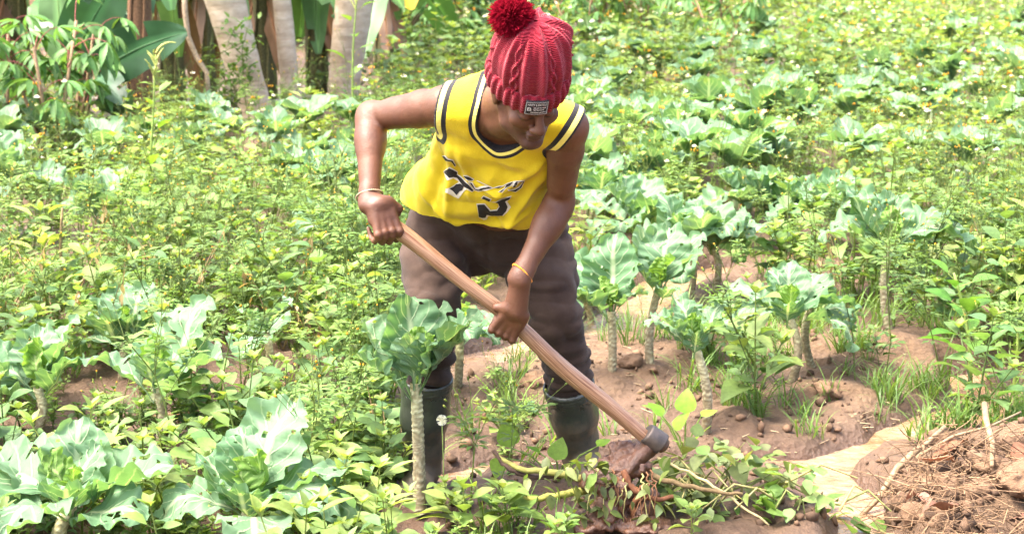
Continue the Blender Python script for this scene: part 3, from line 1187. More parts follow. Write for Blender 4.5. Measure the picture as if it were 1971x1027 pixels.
def hat_mat():
    m, nt, out = newmat('red_knit')
    L = nt.links.new
    tc = nd(nt, 'ShaderNodeTexCoord')
    n1 = nd(nt, 'ShaderNodeTexNoise', Scale=60.0, Detail=6.0, Roughness=0.7)
    L(tc.outputs['Object'], n1.inputs['Vector'])
    rp = ramp(nt, [(0.25, (.125, .003, .010)), (0.75, (.235, .009, .023))])
    L(n1.outputs['Fac'], rp.inputs[0])
    n4 = nd(nt, 'ShaderNodeTexNoise', Scale=38.0, Detail=7.0, Roughness=0.8)
    L(tc.outputs['Object'], n4.inputs['Vector'])
    r4 = ramp(nt, [(0.70, 0.0), (0.76, 1.0)])
    L(n4.outputs['Fac'], r4.inputs[0])
    c = mixc(nt, r4.outputs[0], rp.outputs[0], (.55, .30, .26))
    b = nd(nt, 'ShaderNodeBsdfPrincipled', Roughness=.95)
    b.inputs['Specular IOR Level'].default_value = 0.15
    b.inputs['Sheen Weight'].default_value = 0.5
    b.inputs['Sheen Tint'].default_value = (1, .35, .35, 1)
    L(c, b.inputs['Base Color'])
    wv = nd(nt, 'ShaderNodeTexWave', Scale=70.0, Distortion=2.5)
    wv.bands_direction = 'Z'
    L(tc.outputs['Object'], wv.inputs['Vector'])
    ad = nd(nt, 'ShaderNodeMath', operation='ADD')
    L(wv.outputs['Fac'], ad.inputs[0])
    L(n1.outputs['Fac'], ad.inputs[1])
    bp = nd(nt, 'ShaderNodeBump', Strength=.7, Distance=.004)
    L(ad.outputs[0], bp.inputs['Height'])
    L(bp.outputs[0], b.inputs['Normal'])
    L(b.outputs[0], out.inputs[0])
    return m


KNIT = hat_mat()
HO = hd(0, .012, .018)                                   # centre of the opening
HTM = HM * .955
HATM = Matrix([[*HTM[i], HO[i]] for i in range(3)] + [[0, 0, 0, 1]])


def revolve(prof, nth, disp):
    """prof rows (r, z); disp(theta, s, r, z)-> radial offset"""
    prof = np.asarray(prof, float)
    s = np.concatenate([[0], np.cumsum(np.linalg.norm(np.diff(prof, axis=0), axis=1))])
    ns = int(s[-1] / .0028) + 1
    ss = np.linspace(0, s[-1], ns)
    r, z = np.interp(ss, s, prof[:, 0]), np.interp(ss, s, prof[:, 1])
    for _ in range(5):
        r[1:-1] = (r[:-2] + 2 * r[1:-1] + r[2:]) / 4
        z[1:-1] = (z[:-2] + 2 * z[1:-1] + z[2:]) / 4
    th = np.linspace(0, 2 * math.pi, nth, endpoint=False)
    Rr, Tt = np.meshgrid(r, th, indexing='ij')
    Zz = np.repeat(z[:, None], nth, 1)
    Sg = np.repeat((ss / s[-1])[:, None], nth, 1)
    Rr = Rr + disp(Tt, Sg, Rr, Zz)
    V = np.stack([Rr * np.sin(Tt), -Rr * np.cos(Tt) * 1.07, Zz], -1).reshape(-1, 3)
    i = np.arange(ns - 1)[:, None] * nth
    j = np.arange(nth)[None, :]
    k = (j + 1) % nth
    return V, np.stack([i + j, i + k, i + nth + k, i + nth + j], -1).reshape(-1, 4)


def crown_disp(T, S, r, z):
    rib = .0060 * np.cos(T * 12) + .0022 * np.cos(T * 24 + .5)
    cab = 0
    for k in range(6):
        for sgn in (-1, 1):
            c0 = k * math.pi / 3 + .26 + sgn * .085 * np.sin(z * 78 + k)
            cab = cab + .0090 * np.exp(-((np.angle(np.exp(1j * (T - c0)))) / .042) ** 2)
    cab = cab * np.clip(1.25 - S * 1.1, 0, 1)
    g = np.clip((S - .50) / .45, 0, 1)
    gather = g * (.017 * np.cos(T * 7 + .6) + .006 * np.cos(T * 3 + 1.0))
    kn = .0004 * np.sin(z * 1500 + np.sin(T * 150) * 1.2)
    corner = .020 * np.exp(-((np.angle(np.exp(1j * (T - 1.45)))) / .42) ** 2) * np.exp(-((z - .165) / .035) ** 2)
    return (rib + cab) * np.clip(r / .08, 0, 1) + gather * np.clip(r / .05, .0, 1) + kn + corner


V, F = revolve([(.094, .030), (.098, .055), (.1005, .080), (.100, .105), (.094, .130), (.086, .152), (.076, .172), (.062, .189), (.042, .200), (.022, .206), (.003, .207)], 420, crown_disp)
V[:, 1] += .018 * np.clip((V[:, 2] - .05) / .15, 0, 1)
V[:, 0] -= .004 * np.clip((V[:, 2] - .05) / .15, 0, 1)
hat = link('bobble_hat', mkmesh('hat_crown', V, F, KNIT), person)
hat['label'] = 'red cable-knit bobble hat'
hat.matrix_local = HATM


def brim_disp(T, S, r, z):
    c = np.cos(T * 27)
    rib = .0042 * np.sign(c) * np.abs(c) ** .6
    return rib * np.clip(4 * S * (1 - S), 0, 1) ** .5 + .0010 * np.sin(z * 1500 + np.sin(T * 150)) + .0025 * np.cos(T * 3 + .4)


V, F = revolve([(.093, .004), (.100, -.004), (.1075, .002), (.1105, .022), (.1100, .044), (.1065, .056), (.099, .062), (.093, .056)], 540, brim_disp)
hb = link('folded_brim', mkmesh('folded_brim', V, F, KNIT), hat)
# pompom : a ball of yarn ends
rng = np.random.default_rng(5)
PC = np.array([-.054, .052, .198])
mb = MB()
n = 5200
d = rng.normal(size=(n, 3))
d /= np.linalg.norm(d, axis=1)[:, None]
ln = .051 + .007 * rng.normal(size=n) * .6
for i in range(n):
    t = np.cross(d[i], rng.normal(size=3))
    t /= np.linalg.norm(t)
    w = .0017
    p0 = PC + d[i] * .012
    p1 = PC + d[i] * ln[i] * .6 + t * .003
    p2 = PC + d[i] * ln[i] + rng.normal(size=3) * .004
    sdv = np.cross(d[i], t) * w
    sd2 = t * w
    mb.add([p0, p1 + sdv, p1 - sdv, p2 + sdv * .8, p2 - sdv * .8, p1 + sd2, p1 - sd2, p2 + sd2 * .8, p2 - sd2 * .8],
           [(0, 1, 2, 2), (1, 3, 4, 2), (0, 5, 6, 6), (5, 7, 8, 6)])
YARN = leaf_mat0('red_yarn', (.36, .012, .032))
me = mb.mesh('pompom', YARN)
me.validate()
link('pompom', me, hat)
# woven label on the brim
MBL = simple_mat('black_label_cloth', (.012, .012, .013), (.025, .024, .025), 200, .8, .3, 900, .0005)
WBL = simple_mat('white_stitching', (.62, .62, .60), (.78, .78, .76), 200, .8, .1, 300, .0005)


def on_brim(x, z, off):
    """x along the brim (0 = middle of the label), z up"""
    z = z + .006
    T = LAB_T + x / .118
    r = .1105 + .0070 + off - .22 * max(0, (z - .03)) ** 1.0 * .3
    return (r * math.sin(T), -r * 1.07 * math.cos(T), z)


LAB_T = -.16
W_, H_ = .031, .0225
gx, gz = np.linspace(-W_, W_, 17), np.linspace(.026 - H_, .026 + H_, 11)
V = np.array([on_brim(x, z, 0) for z in gz for x in gx] + [on_brim(x, z, -.004) for z in gz for x in gx])
F = [(r * 17 + c, r * 17 + c + 1, (r + 1) * 17 + c + 1, (r + 1) * 17 + c) for r in range(10) for c in range(16)]
o_ = 187
edge_ids = [r * 17 for r in range(11)]
F += [(r * 17, (r + 1) * 17, o_ + (r + 1) * 17, o_ + r * 17) for r in range(10)] + [(r * 17 + 16, o_ + r * 17 + 16, o_ + (r + 1) * 17 + 16, (r + 1) * 17 + 16) for r in range(10)]
F += [(c, o_ + c, o_ + c + 1, c + 1) for c in range(16)] + [(170 + c, 171 + c, o_ + 171 + c, o_ + 170 + c) for c in range(16)]
lab = link('woven_label', mkmesh('woven_label', V, np.array(F), MBL, False), hat)
mb = MB()


def lab_rect(x0, z0, x1, z1, off=.0008):
    m = max(1, int(abs(x1 - x0) / .004))
    xs = np.linspace(x0, x1, m + 1)
    V = [on_brim(x, z, off) for z in (z0, z1) for x in xs]
    mb.add(V, [(c, c + 1, m + 2 + c, m + 1 + c) for c in range(m)])


for x in np.arange(-W_ + .002, W_ - .001, .0021):           # stitches round the edge
    lab_rect(x, .026 + H_ - .0035, x + .0010, .026 + H_ - .0012)
    lab_rect(x, .026 - H_ + .0012, x + .0010, .026 - H_ + .0035)
for z in np.arange(.026 - H_ + .004, .026 + H_ - .004, .0021):
    lab_rect(-W_ + .0012, z, -W_ + .0034, z + .0010)
    lab_rect(W_ - .0034, z, W_ - .0012, z + .0010)
link('stitching', mb.mesh('stitching', WBL, False), lab)


def text_on(txt, cx, cz, w, h, fn, off, name, mat, parent):
    cu = bpy.data.curves.new('t', 'FONT')
    cu.body = txt
    cu.size = 1
    ob = bpy.data.objects.new('t', cu)
    COL.objects.link(ob)
    dg = bpy.context.evaluated_depsgraph_get()
    me = bpy.data.meshes.new_from_object(ob.evaluated_get(dg))
    bpy.data.objects.remove(ob)
    co = np.empty(len(me.vertices) * 3)
    me.vertices.foreach_get('co', co)
    co = co.reshape(-1, 3)
    a, b2 = co.min(0), co.max(0)
    co = (co - a) / np.maximum(b2 - a, 1e-9)
    V = np.array([fn(cx - w / 2 + c[0] * w, cz - h / 2 + c[1] * h, off) for c in co], dtype=np.float32)
    me.vertices.foreach_set('co', V.ravel())
    me.materials.clear()
    me.materials.append(mat)
    me.update()
    return link(name, me, parent)


text_on('HAPPY & BAITELE', 0, .0385, .050, .0072, on_brim, .0010, 'lettering', WBL, lab)
text_on('B', -.0190, .0235, .0110, .0115, on_brim, .0010, 'lettering', WBL, lab)
mb = MB()
rs = random.Random(3)
for x0, x1, z0 in ((-.0085, .0255, .0285), (-.0085, .0195, .0215), (-.0150, .0250, .0128)):     # three lines of tiny stitched print
    x = x0
    while x < x1:
        w = rs.uniform(.0008, .0018)
        lab_rect(x, z0 - .0020 + rs.choice((0, .0012)), min(x + w, x1), z0 + .0020 - rs.choice((0, .0010)), .0010)
        x += w + rs.uniform(.0005, .0010)
link('small_print', mb.mesh('small_print', WBL, False), lab)

# ------------------------------------------------------------------ bracelets
BRASS = simple_mat('bracelet_metal', (.22, .15, .08), (.42, .33, .20), 300, .4, .2, 500, .0005, .5, metallic=.6)
BEADO = simple_mat('orange_beads', (.75, .18, .01), (.85, .42, .02), 150, .4, .1, 300, .0005, .5)


def bracelet(name, W, E, r, br, mat, n, tilt):
    ax = nrm(W - E) + np.asarray(tilt)
    ax = nrm(ax)
    a = nrm(np.cross(ax, [0, 1, 0.2]))
    b_ = np.cross(ax, a)
    m = MB()
    ico = [(0, 0, 1), (1, 0, 0), (0, 1, 0), (-1, 0, 0), (0, -1, 0), (0, 0, -1)]
    tri = [(0, 1, 2), (0, 2, 3), (0, 3, 4), (0, 4, 1), (5, 2, 1), (5, 3, 2), (5, 4, 3), (5, 1, 4)]
    ring = [W + (a * math.cos(t) + b_ * math.sin(t) * .86) * r for t in np.linspace(0, 2 * math.pi, 49)]
    add_tube(m, ring, br * .6, 6, None, False)
    for t in np.linspace(0, 2 * math.pi, n, endpoint=False):
        c = W + (a * math.cos(t) + b_ * math.sin(t) * .86) * r
        m.add([c + np.array(v) * br * 1.15 for v in ico], tri)
    o = link(name, m.mesh(name, mat), person)
    return o


bracelet('bracelet', ELr + (WRr - ELr) * .935, ELr, .0365, .0030, BRASS, 44, (.15, 0, 0))['label'] = 'thin beaded metal bracelet'
bracelet('bracelet', ELl + (WRl - ELl) * .97, ELl, .0345, .0030, BEADO, 44, (-.25, 0, .1))['label'] = 'orange and yellow beaded bracelet'

# ================================================================== HOE


def wood_mat():
    m, nt, out = newmat('worn_wood')
    L = nt.links.new
    at = nd(nt, 'ShaderNodeAttribute', attribute_name='col')
    sp = nd(nt, 'ShaderNodeMapping')
    L(at.outputs['Vector'], sp.inputs['Vector'])
    sp.inputs['Scale'].default_value = (9.0, 18.0, 18.0)
    n1 = nd(nt, 'ShaderNodeTexNoise', Scale=1.0, Detail=7.0, Roughness=0.65)
    L(sp.outputs[0], n1.inputs['Vector'])
    sp2 = nd(nt, 'ShaderNodeMapping')
    L(at.outputs['Vector'], sp2.inputs['Vector'])
    sp2.inputs['Scale'].default_value = (12.0, 22.0, 22.0)
    n2 = nd(nt, 'ShaderNodeTexNoise', Scale=1.0, Detail=3.0)
    L(sp2.outputs[0], n2.inputs['Vector'])
    rp = ramp(nt, [(0.25, (.15, .080, .042)), (0.5, (.32, .190, .105)), (0.8, (.52, .35, .22))])
    L(n1.outputs['Fac'], rp.inputs[0])
    r2 = ramp(nt, [(0.36, (.52, .36, .30)), (0.60, (1, 1, 1))])
    L(n2.outputs['Fac'], r2.inputs[0])
    c = mixc(nt, 1.0, rp.outputs[0], r2.outputs[0], 'MULTIPLY')
    b = nd(nt, 'ShaderNodeBsdfPrincipled', Roughness=.42)
    L(c, b.inputs['Base Color'])
    ad = nd(nt, 'ShaderNodeMath', operation='ADD')
    L(n1.outputs['Fac'], ad.inputs[0])
    L(n2.outputs['Fac'], ad.inputs[1])
    bp = nd(nt, 'ShaderNodeBump', Strength=.35, Distance=.004)
    L(ad.outputs[0], bp.inputs['Height'])
    L(bp.outputs[0], b.inputs['Normal'])
    L(b.outputs[0], out.inputs[0])
    return m


WOOD = wood_mat()
IRON = simple_mat('muddy_iron', (.05, .045, .042), (.13, .10, .08), 30, .5, .5, 120, .002, .5, metallic=.5)
MUD = simple_mat('wet_mud', (.060, .026, .014), (.13, .062, .034), 24, .35, .8, 60, .01, .5)
hoe = empty('hoe', tuple(G(1190, 1000)))
inv = np.array(G(1190, 1000))
A0, A1 = HND0 - h_ax * .052, HND1 + h_ax * .022
ns, nt_ = 90, 18
s1_ = nrm(np.cross(h_ax, [0, 0, 1]))
s2_ = np.cross(s1_, h_ax)
Vh, Ah, Fh = [], [], []
for i in range(ns):
    t = i / (ns - 1)
    c = A0 + (A1 - A0) * t + s2_ * (.012 * math.sin(t * 5.0) + .003 * math.sin(t * 17)) + s1_ * .006 * math.sin(t * 3.3 + 1)
    r = .0225 + .0022 * math.cos(t * 9) - .0015 * t
    if t < .03:
        r *= math.sqrt(max(0.02, 1 - ((.03 - t) / .03) ** 2))
    for j in range(nt_):
        a = 2 * math.pi * j / nt_
        facet = 1 + .05 * math.cos(3 * a + t * 7) + .03 * math.cos(5 * a - t * 13)
        v = c + (s1_ * math.cos(a) + s2_ * math.sin(a)) * r * facet
        Vh.append(v - inv)
        Ah.append((t, math.cos(a) * .5, math.sin(a) * .5))
Fh = [(i * nt_ + j, i * nt_ + (j + 1) % nt_, (i + 1) * nt_ + (j + 1) % nt_, (i + 1) * nt_ + j) for i in range(ns - 1) for j in range(nt_)]
link('handle', mkmesh('handle', np.array(Vh), np.array(Fh), WOOD, True, cols={'col': np.array(Ah)}), hoe)
# socket ring round the end of the handle
mb = MB()
pts = [HND1 - h_ax * .030, HND1 - h_ax * .026, HND1 + h_ax * .0, HND1 + h_ax * .018, HND1 + h_ax * .022]
add_tube(mb, [p - inv for p in [HND1 - h_ax * .036, HND1 - h_ax * .0355, HND1 - h_ax * .030, HND1 + h_ax * .016, HND1 + h_ax * .0205, HND1 + h_ax * .021]], [.025, .0285, .0300, .0345, .0335, .026], 40)
link('socket', mb.mesh('socket', IRON, False), hoe)
mb = MB()
add_tube(mb, [p - inv for p in [A1 - h_ax * .01, A1 + h_ax * .012, A1 + h_ax * .018]], [.024, .022, .012], 16)
link('handle_end', mb.mesh('handle_end', MUD), hoe)
# blade: leaves the socket towards the ground and the person's left foot, caked with mud
bt = HND1 + h_ax * .004
tip = P(1168, 925, G(1190, 1000)[1] - .02)
bd = nrm(tip - bt)
bl_ = float(np.linalg.norm(tip - bt))
bs = nrm(np.array([0, 1.0, .15]) - bd * (np.array([0, 1.0, .15]) @ bd))
bn = nrm(np.cross(bs, bd))
Vb, Fb = [], []
nb = 14
for i in range(nb):
    t = i / (nb - 1)
    w = .020 + .060 * min(1, max(0, (t - .12) / .35)) ** .8
    th = .014 + .006 * math.sin(t * 9)
    c = bt + bd * bl_ * t + bn * .02 * math.sin(t * 2.6)
    for sx in np.linspace(-1, 1, 7):
        Vb.append(c + bs * w * sx + bn * (th - .006 * sx * sx) - inv)
    for sx in np.linspace(1, -1, 7):
        Vb.append(c + bs * w * sx - bn * (th + .006 * sx * sx) - inv)
Fb = [(i * 14 + j, i * 14 + (j + 1) % 14, (i + 1) * 14 + (j + 1) % 14, (i + 1) * 14 + j) for i in range(nb - 1) for j in range(14)]
Vb = np.array(Vb)
Vb = Vb + .006 * np.stack([vnoise(Vb + 3 * q_, 40, 5) for q_ in range(3)], 1)
link('blade', mkmesh('blade', Vb, np.array(Fb), MUD), hoe)
tag(hoe, 'heavy hoe with thick worn wooden handle gripped in both hands, its blade in the mud', 'hoe')
# ================================================================== PLANTS
rnd = random.Random(11)
RN = np.random.default_rng(11)


def leaf_mat(name, transl=.44, rough=.5, spec=.35, var=.22, nscale=60.0, yellow=(1.25, 1.15, .55)):
    """base colour comes from the mesh colour 'col'"""
    m, nt, out = newmat(name)
    L = nt.links.new
    at = nd(nt, 'ShaderNodeAttribute', attribute_name='col')
    tc = nd(nt, 'ShaderNodeTexCoord')
    n1 = nd(nt, 'ShaderNodeTexNoise', Scale=nscale, Detail=4.0, Roughness=.6)
    L(tc.outputs['Object'], n1.inputs['Vector'])
    r1 = ramp(nt, [(0.3, (1 - var,) * 3), (0.7, (1 + var,) * 3)])
    L(n1.outputs['Fac'], r1.inputs[0])
    c = mixc(nt, 1.0, at.outputs['Color'], r1.outputs[0], 'MULTIPLY')
    b = nd(nt, 'ShaderNodeBsdfPrincipled', Roughness=rough)
    b.inputs['Specular IOR Level'].default_value = spec
    L(c, b.inputs['Base Color'])
    bp = nd(nt, 'ShaderNodeBump', Strength=.3, Distance=.004)
    L(n1.outputs['Fac'], bp.inputs['Height'])
    L(bp.outputs[0], b.inputs['Normal'])
    t = nd(nt, 'ShaderNodeBsdfTranslucent')
    c2 = mixc(nt, 1.0, c, yellow, 'MULTIPLY')
    L(c2, t.inputs['Color'])
    mx = nd(nt, 'ShaderNodeMixShader', Fac=transl)
    L(b.outputs[0], mx.inputs[1])
    L(t.outputs[0], mx.inputs[2])
    L(mx.outputs[0], out.inputs[0])
    return m


LEAF = leaf_mat('weed_leaf')


def kale_mat(name, c_dark, c_light, vein):
    m, nt, out = newmat(name)
    L = nt.links.new
    at = nd(nt, 'ShaderNodeAttribute', attribute_name='col')
    sp = nd(nt, 'ShaderNodeSeparateColor')
    L(at.outputs['Color'], sp.inputs[0])
    def mth(op, a, b=None, c=None):
        n = nd(nt, 'ShaderNodeMath', operation=op)
        for i, v in enumerate((a, b, c)):
            if v is None:
                continue
            if isinstance(v, (int, float)):
                n.inputs[i].default_value = v
            else:
                L(v, n.inputs[i])
        return n.outputs[0]
    s, tt = sp.outputs[0], sp.outputs[1]
    ta = mth('ABSOLUTE', mth('MULTIPLY_ADD', tt, 2.0, -1.0))
    tc = nd(nt, 'ShaderNodeTexCoord')
    nw = nd(nt, 'ShaderNodeTexNoise', Scale=14.0, Detail=3.0)
    L(tc.outputs['Object'], nw.inputs['Vector'])
    wob = mth('MULTIPLY_ADD', nw.outputs['Fac'], .9, -.45)
    ph = mth('ADD', mth('MULTIPLY_ADD', s, 7.5, mth('MULTIPLY', ta, -2.4)), wob)
    fr = mth('ABSOLUTE', mth('SUBTRACT', mth('FRACT', ph), .5))
    side = nd(nt, 'ShaderNodeMapRange')
    L(fr, side.inputs[0])
    for i, v in ((1, .0), (2, .10), (3, 1.0), (4, 0.0)):
        side.inputs[i].default_value = v
    sidev = mth('MULTIPLY', side.outputs[0], mth('MULTIPLY_ADD', ta, -.75, .85))
    mid = nd(nt, 'ShaderNodeMapRange')
    L(ta, mid.inputs[0])
    for i, v in ((1, .035), (2, .12), (3, 1.0), (4, 0.0)):
        mid.inputs[i].default_value = v
    midv = mth('MULTIPLY', mid.outputs[0], mth('MULTIPLY_ADD', s, -.55, 1.05))
    v = mth('MAXIMUM', sidev, midv)
    v = mth('MINIMUM', v, 1.0)
    n1 = nd(nt, 'ShaderNodeTexNoise', Scale=26.0, Detail=5.0, Roughness=.6)
    L(tc.outputs['Object'], n1.inputs['Vector'])
    oi = nd(nt, 'ShaderNodeObjectInfo')
    f = mth('ADD', mth('MULTIPLY_ADD', oi.outputs['Random'], .55, .18), mth('MULTIPLY_ADD', n1.outputs['Fac'], .5, -.25))
    base = mixc(nt, f, c_dark, c_light)
    # insect-bitten, yellowing spots
    n5 = nd(nt, 'ShaderNodeTexNoise', Scale=9.0, Detail=4.0)
    L(tc.outputs['Object'], n5.inputs['Vector'])
    r5 = ramp(nt, [(0.64, 0.0), (0.74, .55)])
    L(n5.outputs['Fac'], r5.inputs[0])
    base = mixc(nt, r5.outputs[0], base, (.22, .27, .05))
    c = mixc(nt, v, base, vein)
    b = nd(nt, 'ShaderNodeBsdfPrincipled', Roughness=.52)
    b.inputs['Specular IOR Level'].default_value = .20
    b.inputs['Sheen Weight'].default_value = .08
    b.inputs['Sheen Roughness'].default_value = .35
    L(c, b.inputs['Base Color'])
    hgtv = mth('ADD', mth('MULTIPLY', v, -.7), n1.outputs['Fac'])
    bp = nd(nt, 'ShaderNodeBump', Strength=.55, Distance=.008)
    L(hgtv, bp.inputs['Height'])
    L(bp.outputs[0], b.inputs['Normal'])
    t = nd(nt, 'ShaderNodeBsdfTranslucent')
    c2 = mixc(nt, 1.0, c, (1.35, 1.35, .55), 'MULTIPLY')
    L(c2, t.inputs['Color'])
    mx = nd(nt, 'ShaderNodeMixShader', Fac=.38)
    L(b.outputs[0], mx.inputs[1])
    L(t.outputs[0], mx.inputs[2])
    L(mx.outputs[0], out.inputs[0])
    return m


KALE = kale_mat('kale_leaf', (.085, .180, .078), (.165, .262, .155), (.44, .52, .32))
KALE_YOUNG = kale_mat('young_kale_leaf', (.115, .22, .035), (.185, .31, .075), (.36, .46, .18))


def kale_leaf(L, W, curl, cup, ruffle, seed, ns=36, nt=15, holes=9, pet=.2):
    r = np.random.default_rng(seed)
    s = np.linspace(0, 1, ns)
    t = np.linspace(-1, 1, nt)
    ang = curl * np.clip((s - .1) / .9, 0, 1) ** 1.3
    ds = L / (ns - 1)
    x = np.concatenate([[0], np.cumsum(np.sin(ang[:-1]) * ds)])
    z = np.concatenate([[0], np.cumsum(np.cos(ang[:-1]) * ds)])
    u = np.clip((s - pet) / (1 - pet), 0, 1)
    w = W * .5 * (np.sin(math.pi * np.clip(u, 0, 1) ** .80 * .93 + .06) ** .75)
    w = np.where(u <= 0, .007, np.maximum(w * np.clip(u * 7, .0, 1) ** .8, .008))
    S, T = np.meshgrid(s, t, indexing='ij')
    Wd = w[:, None] * (1 + .03 * np.sin(S * 31 + np.sign(T) * 2 + r.uniform(0, 6)) * np.abs(T) + .030 * np.sin(S * 45 + r.uniform(0, 6) + T) * np.abs(T))
    Y = T * Wd
    nx_, nz_ = np.cos(ang)[:, None], -np.sin(ang)[:, None]          # leaf normal (towards +x side = back)
    ph = r.uniform(0, 6, 4)
    bl = np.clip(u * 4, 0, 1)[:, None]
    off = -cup * np.abs(T) ** 1.7 * Wd * 1.2
    off = off + bl * ruffle * np.abs(T) ** 2.2 * (np.sin(S * 21 + ph[0] + 1.5 * np.sign(T)) + .8 * np.sin(S * 47 + ph[1] - np.sign(T)))
    off = off + bl * .006 * np.sin(S * 46 - np.abs(T) * 8 + ph[2]) * np.minimum(np.abs(T) * 3, 1) * (1 - np.abs(T) * .5)
    off = off + bl * .012 * np.sin(S * 9 + T * 3 + ph[3])
    X = x[:, None] + nx_ * off
    Z = z[:, None] + nz_ * off
    V = np.stack([X, Y, Z], -1).reshape(-1, 3)
    i = np.arange(ns - 1)[:, None] * nt + np.arange(nt - 1)[None, :]
    F = np.stack([i, i + 1, i + nt + 1, i + nt], -1).reshape(-1, 4)
    keep = np.ones(len(F), bool)
    fs, ft = np.divmod(np.arange(len(F)), nt - 1)
    for _ in range(holes):
        a, b_ = r.integers(int(ns * (pet + .18)), ns - 4), r.integers(2, nt - 3)
        if abs(b_ - (nt - 2) / 2) > 1:
            keep &= ~((fs == a) & (ft == b_))
            if r.random() < .4:
                keep &= ~((fs == a + 1) & (ft == b_))
    C = np.stack([S, T * .5 + .5, np.full_like(S, r.random())], -1).reshape(-1, 3)
    return V, F[keep], C


def kale_leaf_mesh(mat, nm, *a, **k):
    V, F, C = kale_leaf(*a, **k)
    return mkmesh(nm, V, F, mat, True, cols={'col': C})


# shared leaf shapes (unit length about 0.30 m): upright, arching, drooping
KL_UP = [kale_leaf_mesh(KALE, 'kale_leaf', .30, .20 + .02 * (i % 3), .5 + .25 * (i % 3), .30, .012 + .003 * (i % 2), 100 + i) for i in range(6)]
KL_OUT = [kale_leaf_mesh(KALE, 'kale_leaf', .32, .21 + .02 * (i % 3), 1.2 + .3 * (i % 3), .16, .013, 200 + i, holes=13) for i in range(6)]
KL_DROOP = [kale_leaf_mesh(KALE, 'kale_leaf', .32, .21, 2.1 + .35 * (i % 2), .10, .012, 300 + i, holes=14) for i in range(4)]
KL_YOUNG = [kale_leaf_mesh(KALE_YOUNG, 'young_kale_leaf', .20, .11, -.15 + .3 * (i % 3), .45, .010, 400 + i, holes=1) for i in range(4)]

STEM = None


def stem_mat():
    m, nt, out = newmat('kale_stem')
    L = nt.links.new
    at = nd(nt, 'ShaderNodeAttribute', attribute_name='col')
    tc = nd(nt, 'ShaderNodeTexCoord')
    n1 = nd(nt, 'ShaderNodeTexNoise', Scale=70.0, Detail=5.0)
    L(tc.outputs['Object'], n1.inputs['Vector'])
    r1 = ramp(nt, [(0.3, (.6, .6, .6)), (0.7, (1.25, 1.25, 1.25))])
    L(n1.outputs['Fac'], r1.inputs[0])
    c = mixc(nt, 1.0, at.outputs['Color'], r1.outputs[0], 'MULTIPLY')
    b = nd(nt, 'ShaderNodeBsdfPrincipled', Roughness=.8)
    b.inputs['Specular IOR Level'].default_value = .25
    L(c, b.inputs['Base Color'])
    bp = nd(nt, 'ShaderNodeBump', Strength=.5, Distance=.004)
    L(n1.outputs['Fac'], bp.inputs['Height'])
    L(bp.outputs[0], b.inputs['Normal'])
    L(b.outputs[0], out.inputs[0])
    return m


STEM = stem_mat()


def kale_stem_mesh(vec, r0, seed):
    """scarred stalk from the origin to vec"""
    r = np.random.default_rng(seed)
    H = np.linalg.norm(vec)
    n = max(10, int(H / .0045))
    k = 14
    t = np.linspace(0, 1, n)
    bend = r.uniform(-.03, .03, 2)
    cen = t[:, None] * vec[None, :] + np.sin(t * math.pi)[:, None] * np.array([bend[0], bend[1], 0])
    th = np.arange(k) / k * 2 * math.pi
    R0 = r0 * (1.0 - .10 * t + .12 * np.exp(-t * 14))
    T_, S_m = np.meshgrid(th, t)
    rows = H / .017
    nzz = vnoise(np.stack([np.cos(T_).ravel() * .6, np.sin(T_).ravel() * .6, S_m.ravel() * H * 18], 1), 1.3, seed).reshape(S_m.shape)
    ph = S_m * rows + T_ / (2 * math.pi) * 3.0 + 1.5 * nzz
    fr = ph - np.floor(ph)
    cell = np.floor(ph) * 7 + np.floor((T_ / (2 * math.pi) * 5 + np.floor(ph) * .4))
    sc = hsh((cell.astype(np.int64) * 131 + seed * 17) & 0x7fffffff)
    ridge = np.exp(-((fr - .5) / .22) ** 2) * (.25 + .9 * sc)
    Rr = R0[:, None] * (1 + .20 * ridge)
    V = cen[:, None, :] + np.stack([Rr * np.cos(T_), Rr * np.sin(T_), np.zeros_like(Rr)], -1)
    pale, brn = np.array([.56, .53, .34]), np.array([.24, .18, .10])
    up = np.clip(t * 1.4 - .15, 0, 1)[:, None]
    f = np.clip(ridge * .9 + .15 * up, 0, 1)[..., None]
    C = brn * (1 - f) + pale * f
    C = C * (1 - .35 * (1 - up[..., None])) + np.array([.05, .10, .02]) * np.clip(up[..., None] - .55, 0, 1)
    i = np.arange(n - 1)[:, None] * k
    j = np.arange(k)[None, :]
    F = np.stack([i + j, i + (j + 1) % k, i + k + (j + 1) % k, i + k + j], -1).reshape(-1, 4)
    return mkmesh('kale_stem', V.reshape(-1, 3), F, STEM, True, cols={'col': C.reshape(-1, 3)})


KBASE = []


